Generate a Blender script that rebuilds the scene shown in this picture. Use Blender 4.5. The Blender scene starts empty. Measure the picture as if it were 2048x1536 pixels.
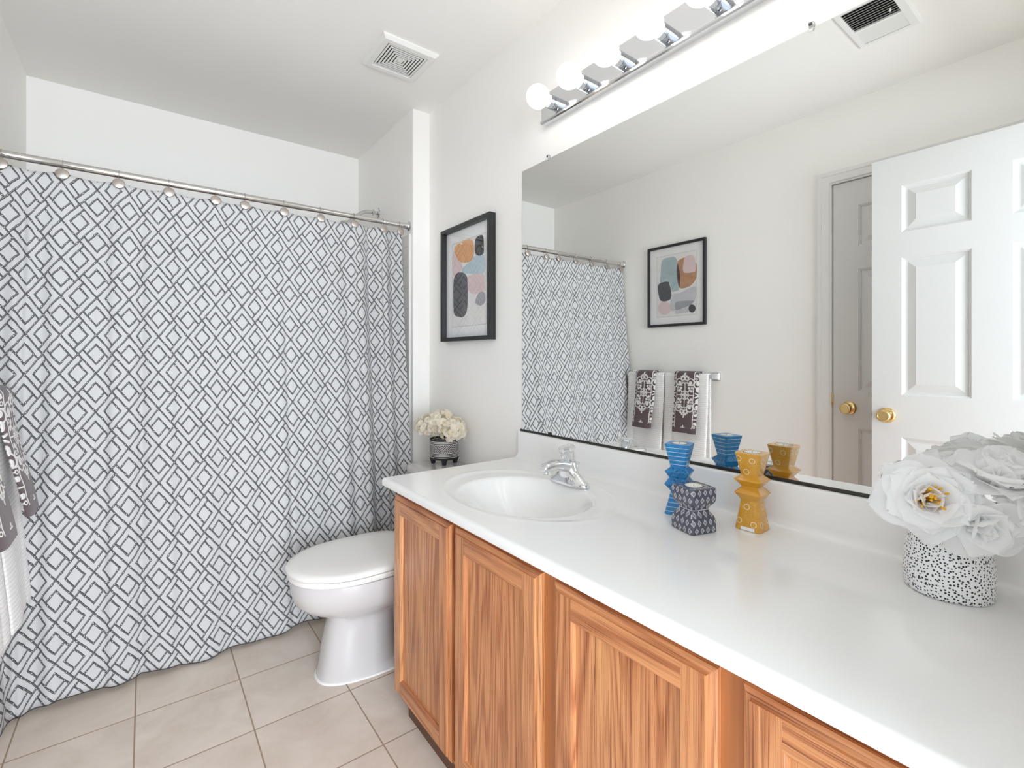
import bpy, bmesh, math, random
from mathutils import Vector, Matrix
PI = math.pi
sc = bpy.context.scene
col = sc.collection
sin, cos = math.sin, math.cos

# ------------------------------------------------------------------ camera, light, exposure
YAW = math.radians(37.2558)
cam_d = bpy.data.cameras.new('camera')
cam = bpy.data.objects.new('camera', cam_d); col.objects.link(cam)
cam.location = (-1.1874, 0.0, 1.1477)
cam.rotation_euler = (PI/2, 0, -YAW)
cam_d.sensor_fit = 'HORIZONTAL'; cam_d.sensor_width = 36.0
cam_d.lens = 36.0*963.0/2048.0
cam_d.shift_y = -(768-716.35)/2048.0
cam_d.clip_start = 0.01
sc.camera = cam

world = bpy.data.worlds.new('world'); sc.world = world
world.use_nodes = True
wb = world.node_tree.nodes['Background']
wb.inputs[0].default_value = (0.80, 0.90, 1.0, 1); wb.inputs[1].default_value = 2.2

def area(name, loc, rot, sx, sy, power, color):
    d = bpy.data.lights.new(name, 'AREA'); d.shape = 'RECTANGLE'; d.size = sx; d.size_y = sy
    d.energy = power; d.color = color
    o = bpy.data.objects.new(name, d); col.objects.link(o); o.location = loc; o.rotation_euler = rot
    return o
# daylight from the bedroom window that faces the open bathroom doorway
area('bedroom_window_daylight', (-1.08, -2.2, 1.30), (PI/2, 0, 0), 2.2, 2.0, 170, (0.83, 0.905, 1.0))

cy = sc.cycles
cy.max_bounces = 24; cy.diffuse_bounces = 12; cy.glossy_bounces = 8; cy.transmission_bounces = 12; cy.transparent_max_bounces = 12
sc.view_settings.view_transform = 'Standard'
sc.view_settings.look = 'None'
sc.view_settings.gamma = 1.0
sc.view_settings.use_curve_mapping = False
sc.view_settings.exposure = 0.30
BULB = 4.5

# ------------------------------------------------------------------ dimensions (metres; mirror wall is x = 0, camera at y = 0)
H = 2.431; W = 1.619; YW = 2.2787; YB = 3.0742; WG = 0.0951; YN = -0.03
CT = 0.7594; CX = -0.5776; CY0 = YN; CY1 = 1.4973

# ------------------------------------------------------------------ node helpers
def s2l(c):
    r = []
    for v in c:
        v = v/255.0
        r.append(v/12.92 if v <= 0.04045 else ((v+0.055)/1.055)**2.4)
    return tuple(r)+(1.0,)

class X:
    """a scalar socket with arithmetic"""
    def __init__(s, t, k): s.t = t; s.k = k
    def _m(s, op, *a):
        n = s.t.nodes.new('ShaderNodeMath'); n.operation = op
        for i, v in enumerate((s,)+a):
            if isinstance(v, X): s.t.links.new(v.k, n.inputs[i])
            else: n.inputs[i].default_value = float(v)
        return X(s.t, n.outputs[0])
    def __add__(s, o): return s._m('ADD', o)
    __radd__ = __add__
    def __sub__(s, o): return s._m('SUBTRACT', o)
    def __rsub__(s, o): return (s*-1.0)+o
    def __mul__(s, o): return s._m('MULTIPLY', o)
    __rmul__ = __mul__
    def __truediv__(s, o): return s._m('DIVIDE', o)
    def floor(s): return s._m('FLOOR')
    def frac(s): return s._m('FRACT')
    def abs(s): return s._m('ABSOLUTE')
    def sign(s): return s._m('SIGN')
    def round(s): return s._m('ROUND')
    def sin(s): return s._m('SINE')
    def sqrt(s): return s._m('SQRT')
    def lt(s, o): return s._m('LESS_THAN', o)
    def gt(s, o): return s._m('GREATER_THAN', o)
    def min(s, o): return s._m('MINIMUM', o)
    def max(s, o): return s._m('MAXIMUM', o)
    def mod(s, o): return s._m('FLOORED_MODULO', o)
    def pow(s, o): return s._m('POWER', o)
    def clamp(s): return s._m('MINIMUM', 1.0)._m('MAXIMUM', 0.0)
    def atan2(s, o): return s._m('ARCTAN2', o)
    def step(s, a, b):
        n = s.t.nodes.new('ShaderNodeMapRange'); n.interpolation_type = 'SMOOTHSTEP'
        s.t.links.new(s.k, n.inputs[0]); n.inputs[1].default_value = a; n.inputs[2].default_value = b
        return X(s.t, n.outputs[0])

def lerp(a, b, f): return a+(b-a)*f if isinstance(a, X) else (b-a)*f+a

class M:
    """material under construction"""
    def __init__(s, name, color=(0.8, 0.8, 0.8), rough=0.5, metal=0.0, **kw):
        s.m = bpy.data.materials.new(name); s.m.use_nodes = True; s.t = s.m.node_tree
        s.b = s.t.nodes['Principled BSDF']
        c = color if len(color) == 4 else tuple(color)+(1.0,)
        s.b.inputs['Base Color'].default_value = c; s.m.diffuse_color = c
        s.b.inputs['Roughness'].default_value = rough; s.b.inputs['Metallic'].default_value = metal
        for k, v in kw.items(): s.b.inputs[k.replace('_', ' ')].default_value = v
        s._tc = None
    def tc(s, out='Object'):
        if s._tc is None: s._tc = s.t.nodes.new('ShaderNodeTexCoord')
        return s._tc.outputs[out]
    def xyz(s, out='Object'):
        n = s.t.nodes.new('ShaderNodeSeparateXYZ'); s.t.links.new(s.tc(out), n.inputs[0])
        return [X(s.t, n.outputs[i]) for i in range(3)]
    def vec(s, x, y, z=0.0):
        n = s.t.nodes.new('ShaderNodeCombineXYZ')
        for i, v in enumerate((x, y, z)):
            if isinstance(v, X): s.t.links.new(v.k, n.inputs[i])
            else: n.inputs[i].default_value = v
        return n.outputs[0]
    def noise(s, vec, scale=1.0, detail=2.0, rough=0.5, dist=0.0):
        n = s.t.nodes.new('ShaderNodeTexNoise'); s.t.links.new(vec, n.inputs['Vector'])
        n.inputs['Scale'].default_value = scale; n.inputs['Detail'].default_value = detail
        n.inputs['Roughness'].default_value = rough; n.inputs['Distortion'].default_value = dist
        return X(s.t, n.outputs[0])
    def voro(s, vec, scale=1.0, rnd=1.0):
        n = s.t.nodes.new('ShaderNodeTexVoronoi'); n.voronoi_dimensions = '2D'; s.t.links.new(vec, n.inputs['Vector'])
        n.inputs['Scale'].default_value = scale; n.inputs['Randomness'].default_value = rnd
        return X(s.t, n.outputs['Distance']), n.outputs['Color']
    def mix(s, a, b, f):
        n = s.t.nodes.new('ShaderNodeMix'); n.data_type = 'RGBA'
        for sk, v in ((n.inputs[0], f), (n.inputs[6], a), (n.inputs[7], b)):
            if isinstance(v, X): s.t.links.new(v.k, sk)
            elif isinstance(v, bpy.types.NodeSocket): s.t.links.new(v, sk)
            elif isinstance(v, (int, float)): sk.default_value = v
            else: sk.default_value = v if len(v) == 4 else tuple(v)+(1.0,)
        return n.outputs[2]
    def color(s, sock): s.t.links.new(sock, s.b.inputs['Base Color']); return s
    def bump(s, h, strength=0.3, dist=0.001):
        n = s.t.nodes.new('ShaderNodeBump'); n.inputs['Strength'].default_value = strength
        n.inputs['Distance'].default_value = dist
        s.t.links.new(h.k, n.inputs['Height']); s.t.links.new(n.outputs[0], s.b.inputs['Normal']); return s
    def attr(s, name):
        n = s.t.nodes.new('ShaderNodeAttribute'); n.attribute_name = name
        return X(s.t, n.outputs['Fac'])

def plain(name, rgb, rough=0.5, metal=0.0, **kw): return M(name, s2l(rgb), rough, metal, **kw).m

# ------------------------------------------------------------------ materials
def paint(name, rgb, rough=0.6):
    m = M(name, s2l(rgb), rough)
    p = m.tc('Object')
    n = m.noise(p, 160.0, 2.0)
    m.bump(n, 0.06, 0.002)
    m.color(m.mix(s2l(rgb), s2l([v*0.985 for v in rgb]), m.noise(p, 3.0, 3.0)))
    return m.m
M_WALL = paint('wall_paint', (247, 245, 241), 0.5)
M_CEIL = paint('ceiling_paint', (245, 243, 239), 0.7)
M_TRIM = paint('white_trim_paint', (236, 236, 233), 0.32)
M_DOOR = paint('white_door_paint', (222, 222, 220), 0.35)

def mat_floor():
    m = M('beige_floor_tile', rough=0.38)
    x, y, z = m.xyz('Object')
    T = 0.2945
    fx = ((x+0.9202)/T); fy = ((y-1.9579)/T)
    dx = (fx.frac()-0.5).abs(); dy = (fy.frac()-0.5).abs()
    edge = dx.max(dy)
    g = edge.step(0.4915, 0.4945)
    cell = m.vec(fx.floor()*3.7, fy.floor()*5.1, fx.floor()*1.3+fy.floor()*2.9)
    rnd = m.noise(cell, 1.0, 0.0)
    mot = m.noise(m.vec(x+fx.floor()*7.3, y+fy.floor()*3.1, 0.0), 7.0, 5.0, 0.6, 0.6)
    fine = m.noise(m.tc('Object'), 60.0, 3.0, 0.6)
    c = m.mix(s2l((222, 210, 198)), s2l((204, 189, 175)), (mot-0.35)*2.4)
    c = m.mix(c, s2l((226, 216, 206)), (fine-0.5)*0.9)
    c = m.mix(c, s2l((200, 184, 170)), (rnd-0.45)*0.9)
    c = m.mix(c, s2l((158, 137, 117)), g)
    m.color(c)
    m.bump((1.0-g)+mot*0.08, 0.35, 0.0012)
    r = lerp(X(m.t, g.k)*0.0+0.36, 0.8, g); m.t.links.new(r.k, m.b.inputs['Roughness'])
    return m.m
M_FLOOR = mat_floor()

def oak(name, axis, seed):
    """oak with the grain along axis 'y' or 'z'"""
    m = M(name, rough=0.34)
    x, y, z = m.xyz('Object')
    x = x+seed*1.7; y = y+seed*2.3
    if axis == 'z': a, b, l = x, y, z
    else: a, b, l = x, z, y
    big = m.noise(m.vec(a*5.0, b*7.0, l*0.55+seed), 1.0, 2.0, 0.45, 0.3)
    ring = ((big*110.0).sin()*0.5+0.5)
    str_ = m.noise(m.vec(a*120.0, b*150.0, l*2.6), 1.0, 3.0, 0.65)
    pore = m.noise(m.vec(a*520.0, b*620.0, l*9.0), 1.0, 1.0, 0.5)
    tone = m.noise(m.vec(a*6.0, b*11.0, l*0.4+seed*3), 1.0, 1.0)
    c = m.mix(s2l((207, 142, 93)), s2l((168, 100, 58)), ring.pow(2.2)*0.85)
    c = m.mix(c, s2l((136, 74, 38)), (str_-0.45).clamp()*2.4)
    c = m.mix(c, s2l((222, 164, 108)), (tone-0.5).clamp()*2.0)
    c = m.mix(c, s2l((112, 60, 30)), pore.step(0.54, 0.66)*(ring*0.5+0.35))
    m.color(c)
    m.bump(1.0-pore.step(0.54, 0.66), 0.15, 0.0006)
    m.b.inputs['Coat Weight'].default_value = 0.25; m.b.inputs['Coat Roughness'].default_value = 0.2
    return m.m
OAKS = [(oak('oak_upright_grain_%d' % i, 'z', i*3.1+0.4), oak('oak_cross_grain_%d' % i, 'y', i*2.7+1.2)) for i in range(5)]
M_OAKDARK = M('oak_face_frame', rough=0.36)
def _od(m):
    x, y, z = m.xyz('Object')
    s_ = m.noise(m.vec(x*60.0, y*60.0, z*2.0), 1.0, 3.0, 0.6)
    c = m.mix(s2l((190, 122, 72)), s2l((150, 86, 46)), (s_-0.3)*1.8)
    m.color(c); return m.m
M_OAKDARK = _od(M_OAKDARK)
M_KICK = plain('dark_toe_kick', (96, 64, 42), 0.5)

M_CULT = M('white_cultured_marble', s2l((238, 237, 235)), 0.16, Coat_Weight=0.3, Coat_Roughness=0.08).m
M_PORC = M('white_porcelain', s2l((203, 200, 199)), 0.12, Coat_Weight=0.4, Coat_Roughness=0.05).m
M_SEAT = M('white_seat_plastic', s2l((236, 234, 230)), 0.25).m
M_CAULK = plain('white_caulk', (234, 232, 228), 0.6)
M_CHROME = M('chrome', (0.80, 0.81, 0.83), 0.07, 1.0).m
M_SOCK = M('socket_chrome', (0.42, 0.44, 0.47), 0.16, 1.0).m
M_CHROME2 = M('brushed_chrome', (0.72, 0.72, 0.72), 0.16, 1.0).m
M_RODM = M('curtain_rod_steel', (0.70, 0.68, 0.66), 0.14, 1.0).m
M_NICKEL = M('satin_nickel', (0.50, 0.45, 0.41), 0.38, 1.0).m
M_BRASS = M('polished_brass', (0.80, 0.56, 0.25), 0.13, 1.0).m
M_DKMETAL = plain('dark_metal', (64, 62, 58), 0.4, 0.7)
M_GAPSHADE = plain('painted_gap_shade', (22, 22, 22), 0.8)  # near-black colour that paints in the shade of vent openings
M_FRAME = M('black_picture_frame', s2l((34, 34, 35)), 0.35).m
M_MAT = plain('white_picture_mat', (240, 240, 240), 0.8)
M_WHITEPL = plain('white_grille_plastic', (234, 233, 230), 0.4)
M_CLEARPL = M('clear_plastic', (0.95, 0.95, 0.95), 0.1, 0.0, Transmission_Weight=0.9, IOR=1.45).m
M_ACRYL = M('clear_acrylic', (0.96, 0.96, 0.95), 0.12, 0.0, Transmission_Weight=0.85, IOR=1.35).m
M_MIRROR = M('mirror_silver', (0.86, 0.87, 0.855), 0.0, 1.0).m
M_WAX = M('white_wax', s2l((240, 236, 226)), 0.5, Subsurface_Weight=0.1).m
M_TIN = M('tealight_cup', (0.75, 0.75, 0.75), 0.3, 1.0).m
M_WICK = plain('candle_wick', (70, 60, 50), 0.9)
M_TILEW = M('white_wall_tile', s2l((226, 224, 221)), 0.15).m

def mat_tile_wall():
    m = M('tub_surround_tile', rough=0.15)
    x, y, z = m.xyz('Object')
    g = ((y/0.108).frac()-0.5).abs().max(((z/0.108).frac()-0.5).abs()).step(0.482, 0.488)
    m.color(m.mix(s2l((222, 220, 217)), s2l((196, 193, 188)), g))
    m.bump(1.0-g, 0.3, 0.001)
    return m.m
M_SURR = mat_tile_wall()

def mat_pane():
    m = bpy.data.materials.new('picture_glass'); m.use_nodes = True; t = m.node_tree
    for n in list(t.nodes):
        if n.type == 'BSDF_PRINCIPLED': t.nodes.remove(n)
    out = [n for n in t.nodes if n.type == 'OUTPUT_MATERIAL'][0]
    fr = t.nodes.new('ShaderNodeFresnel'); fr.inputs[0].default_value = 1.5
    tr = t.nodes.new('ShaderNodeBsdfTransparent'); gl = t.nodes.new('ShaderNodeBsdfGlossy'); gl.inputs['Roughness'].default_value = 0.0
    mx = t.nodes.new('ShaderNodeMixShader')
    ge = t.nodes.new('ShaderNodeNewGeometry'); fm = t.nodes.new('ShaderNodeMath'); fm.operation = 'SUBTRACT'; fm.inputs[0].default_value = 1.0
    t.links.new(ge.outputs['Backfacing'], fm.inputs[1])
    fk = t.nodes.new('ShaderNodeMath'); fk.operation = 'MULTIPLY'; t.links.new(fr.outputs[0], fk.inputs[0]); t.links.new(fm.outputs[0], fk.inputs[1])
    fd = t.nodes.new('ShaderNodeMath'); fd.operation = 'MULTIPLY'; fd.inputs[1].default_value = 1.85   # both faces of the pane reflect
    t.links.new(fk.outputs[0], fd.inputs[0]); fk = fd
    t.links.new(fk.outputs[0], mx.inputs[0]); t.links.new(tr.outputs[0], mx.inputs[1]); t.links.new(gl.outputs[0], mx.inputs[2])
    t.links.new(mx.outputs[0], out.inputs[0]); return m
M_PANE = mat_pane()

def mat_bulb():
    m = M('lit_globe_bulb', (1, 1, 1), 0.2)
    m.b.inputs['Emission Color'].default_value = (1.0, 0.98, 0.95, 1); m.b.inputs['Emission Strength'].default_value = BULB
    return m.m
M_BULB = mat_bulb()

def mat_curtain():
    m = M('bamboo_lattice_fabric', rough=0.75)
    u, v, _ = m.xyz('UV')
    wob = m.tc('UV')
    n1 = m.noise(wob, 45.0, 1.0); 
    u2 = u+(n1-0.5)*0.004; v2 = v+(m.noise(m.vec(u+3.3, v+7.7), 45.0, 1.0)-0.5)*0.004
    P, Q = 0.0945, 0.136
    a = u2/P+v2/Q; b = u2/P-v2/Q
    ia = a.floor(); ib = b.floor(); fa = a-ia-0.5; fb = b-ib-0.5
    par = (ia+ib).mod(2.0).round()
    w = 0.255; hh = 0.035
    def bar(d, l, ph, tone):
        n = (l*2.1+ph).frac()-0.5
        an = n.abs()
        kn = an.lt(0.045); ke = an.lt(0.085)
        hgt = ke*0.009+hh
        e = d/hgt
        ins = e.abs().lt(1.0)
        body = 1.0-((e+0.18)*1.30).abs()
        c = body.clamp().pow(1.3)*tone+0.008
        c = lerp(c, 0.02, ke)
        c = lerp(c, 0.46, kn*((e+0.1).abs().lt(0.60)))
        return ins, c
    ra = a.round(); rb = b.round()
    vpar = (ra+rb).mod(2.0).round()
    la_in, la_c = bar(a-ra, b, 0.13, 0.15)
    lb_in, lb_c = bar(b-rb, a, 0.41, 0.26)
    sb = fb.sign(); tb = fa*sb
    lo = lerp(X(m.t, par.k)*0.0-0.56, -w-hh, par)          # par 0: long arm to the lattice
    ibi, ibc = bar((fb.abs()-w)*sb, fa+ib*0.37, 0.22, 0.24)
    ibi = ibi*tb.gt(lo)*tb.lt(w+hh)
    sa = fa.sign(); ta = fb*sa
    hi = lerp(X(m.t, par.k)*0.0+(w+hh), 0.56, par)
    iai, iac = bar((fa.abs()-w)*sa, fb+ia*0.53, 0.31, 0.14)
    iai = iai*ta.lt(hi)*ta.gt(-w-hh)
    val = X(m.t, par.k)*0.0+0.55
    val = lerp(val, iac, iai); val = lerp(val, ibc, ibi)
    c1 = lerp(lerp(val, lb_c, lb_in), la_c, la_in)
    c2 = lerp(lerp(val, la_c, la_in), lb_c, lb_in)
    val = lerp(c1, c2, vpar)
    val = lerp(val, 0.04, v.lt(0.0035))
    colr = m.mix((0.012, 0.012, 0.016), (0.98, 0.975, 0.97), val)
    m.color(colr)
    weave = m.noise(m.vec(u*900.0, v*900.0), 1.0, 1.0)
    m.bump(weave, 0.12, 0.0006)
    return m.m
M_CURT = mat_curtain()

def mat_white_towel():
    m = M('white_ribbed_terry', s2l((244, 243, 241)), 0.95)
    u, v, _ = m.xyz('UV')
    n = m.noise(m.tc('Object'), 500.0, 2.0)
    rib = (v/0.0125+(m.noise(m.vec(u*30.0, v*60.0), 1.0, 1.0)-0.5)*0.35).frac()
    rh = (rib*PI).sin().abs().pow(0.45)
    m.bump(rh+n*0.35, 0.7, 0.0035)
    m.b.inputs['Sheen Weight'].default_value = 0.3
    return m.m
M_TOWEL = mat_white_towel()
def mat_dark_towel():
    m = M('brown_damask_terry', rough=0.95)
    sdf = m.attr('motif')
    n = m.noise(m.tc('Object'), 700.0, 2.0)
    f = (sdf+(n-0.5)*0.0009).step(-0.0004, 0.0005)
    m.color(m.mix(s2l((94, 78, 80)), s2l((232, 229, 226)), f))
    m.bump(f*0.8+n*0.6, 0.6, 0.002)
    m.b.inputs['Sheen Weight'].default_value = 0.25
    return m.m
M_DAMASK = mat_dark_towel()

def mat_petal(name, rgb):
    m = M(name, s2l(rgb), 0.6); t = m.t
    tr = t.nodes.new('ShaderNodeBsdfTranslucent'); tr.inputs['Color'].default_value = s2l(rgb)
    mx = t.nodes.new('ShaderNodeMixShader'); mx.inputs[0].default_value = 0.5
    out = [n for n in t.nodes if n.type == 'OUTPUT_MATERIAL'][0]
    t.links.new(m.b.outputs[0], mx.inputs[1]); t.links.new(tr.outputs[0], mx.inputs[2]); t.links.new(mx.outputs[0], out.inputs[0])
    return m.m
M_PEONY = mat_petal('white_peony_petal', (254, 254, 254))
M_HYD = mat_petal('cream_hydrangea_petal', (248, 244, 232))
M_STAMEN = plain('yellow_stamen', (226, 172, 40), 0.7)
M_STEM = plain('green_stem', (86, 100, 62), 0.7)

def mat_pot():
    m = M('black_carved_stoneware', rough=0.55)
    x, y, z = m.xyz('Object')
    th = y.atan2(x)/(2*PI)
    def line(z0, w_=0.0011): return (z-z0).abs().lt(w_)
    s_ = line(0.0335)
    for zz in (0.0405, 0.047, 0.0535, 0.092, 0.0985, 0.105): s_ = s_.max(line(zz))
    zn = (z-0.056)/0.034
    k = th*7.0
    tri = (k.frac()*2.0-1.0).abs()
    up = zn.lt(tri)
    A = ((k*2.0-zn)*3.5).frac().lt(0.30)
    B = ((k*2.0+zn)*3.5).frac().lt(0.30)
    hatch = lerp(A, B, (k.frac().gt(0.5)*up+(1.0-up)*k.frac().lt(0.5)).clamp())
    inb = zn.gt(0.0)*zn.lt(1.0)
    s_ = s_.max(hatch*inb)
    m.color(m.mix(s2l((38, 37, 39)), s2l((222, 220, 216)), s_))
    return m.m
M_POT = mat_pot()
def mat_vase():
    m = M('white_speckled_ceramic', rough=0.28)
    x, y, z = m.xyz('Object')
    th = y.atan2(x)
    d, c = m.voro(m.vec(th*0.060, z*1.0, 0.0), 185.0, 0.85)
    sep = m.t.nodes.new('ShaderNodeSeparateColor'); m.t.links.new(c, sep.inputs[0])
    rad = X(m.t, sep.outputs[0])*0.10+0.20
    spot = (d-rad).lt(0.0)
    m.color(m.mix(s2l((240, 240, 240)), s2l((30, 32, 40)), spot))
    return m.m
M_VASE = mat_vase()

def holder_coords(m):
    x, y, z = m.xyz('Object')
    g = m.t.nodes.new('ShaderNodeTexCoord'); n = m.t.nodes.new('ShaderNodeSeparateXYZ'); m.t.links.new(g.outputs['Normal'], n.inputs[0])
    nx = X(m.t, n.outputs[0]).abs(); ny = X(m.t, n.outputs[1]).abs(); nz = X(m.t, n.outputs[2]).abs()
    side = nx.gt(ny)
    h = lerp(x, y, side)
    top = nz.gt(0.9)
    return x, y, z, h, side, top
def mat_blue():
    m = M('blue_striped_soapstone', rough=0.3, Coat_Weight=0.3)
    x, y, z, h, side, top = holder_coords(m)
    n = m.noise(m.tc('Object'), 90.0, 5.0, 0.65)
    n2 = m.noise(m.tc('Object'), 160.0, 4.0, 0.7)
    mid = z.gt(0.056)*z.lt(0.116)
    base = m.mix(s2l((0, 112, 178)), s2l((22, 146, 206)), (n-0.35)*2.5)
    base = m.mix(base, s2l((12, 40, 66)), (n2.step(0.50, 0.62)*mid*0.85).max(n2.step(0.58, 0.68)*0.6))
    ln = ((z+0.003)/0.0105).frac().lt(0.10)*(1.0-mid)*(1.0-top)
    m.color(m.mix(base, s2l((214, 226, 228)), ln)); return m.m
def mat_gold():
    m = M('ochre_soapstone_with_rings', rough=0.26, Coat_Weight=0.4)
    x, y, z, h, side, top = holder_coords(m)
    n = m.noise(m.tc('Object'), 45.0, 4.0, 0.6)
    base = m.mix(s2l((196, 134, 24)), s2l((222, 166, 56)), n)
    d, c = m.voro(m.vec(h+0.3*side, z), 330.0, 1.0)
    dots = d.lt(0.16)*(1.0-top)*(1.0-z.gt(0.064)*z.lt(0.122))*m.noise(m.tc('Object'), 60.0, 2.0).step(0.42, 0.55)
    base = m.mix(base, s2l((238, 214, 150)), dots*0.8)
    s_ = None
    for hx, hz in ((0.019, 0.160), (-0.011, 0.158), (0.004, 0.131), (0.003, 0.052), (0.018, 0.020), (-0.014, 0.016)):
        hh = h-hx; zz = z-hz
        r = ((hh*hh+zz*zz).sqrt()-0.0058).abs().lt(0.00055)
        s_ = r if s_ is None else s_.max(r)
    m.color(m.mix(base, s2l((244, 232, 200)), s_*(1.0-top))); return m.m
def mat_navy():
    m = M('slate_soapstone_with_diamonds', rough=0.2, Coat_Weight=0.5)
    x, y, z, h, side, top = holder_coords(m)
    n = m.noise(m.tc('Object'), 40.0, 3.0)
    base = m.mix(s2l((62, 62, 78)), s2l((82, 82, 98)), n)
    zz = lerp(z, y, top); h = lerp(h, x, top)
    row = (zz/0.0165).floor()
    hx = (h/0.0155+row*0.5+side*0.3).frac()-0.5; hz = (zz/0.0165).frac()-0.5
    r = hx.abs()*0.0155/0.0052+hz.abs()*0.0165/0.0072
    out = r.lt(1.0)*r.gt(0.74)
    hat = r.lt(0.74)*((hx*0.6+hz)*6.0).frac().lt(0.35)
    ln = (z-0.0493).abs().lt(0.0007)
    m.color(m.mix(base, s2l((206, 206, 212)), (out.max(hat*0.8)*(1.0-top*0.45)).max(ln))); return m.m
M_BLUE, M_GOLD, M_NAVY = mat_blue(), mat_gold(), mat_navy()
M_STICK = plain('white_sticker', (238, 238, 236), 0.5)

def wash(name, rgb, amt=0.12):
    m = M(name, s2l(rgb), 0.85)
    n = m.noise(m.tc('Object'), 18.0, 4.0, 0.6)
    m.color(m.mix(s2l([v*(1-amt) for v in rgb]), s2l([min(255, v*(1+amt)) for v in rgb]), n)); return m.m
INK = dict(slate=wash('slate_blue_wash', (172, 190, 194)), brown=wash('copper_wash', (188, 142, 108), 0.16), dkbrown=wash('umber_wash', (92, 70, 64)),
           pink=wash('blush_wash', (226, 204, 204), 0.04), charcoal=wash('charcoal_wash', (72, 72, 76)), pale=wash('pale_grey_wash', (204, 204, 208), 0.06),
           grey=wash('grey_wash', (166, 166, 170), 0.1), orange=wash('apricot_wash', (224, 166, 110)), blue=wash('powder_blue_wash', (190, 208, 216), 0.06),
           black=wash('black_wash', (48, 48, 50)), dark=wash('graphite_wash', (88, 88, 92)), paper=plain('print_paper', (236, 234, 232), 0.85), line=plain('mat_bevel_line', (214, 212, 210), 0.8))

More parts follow.
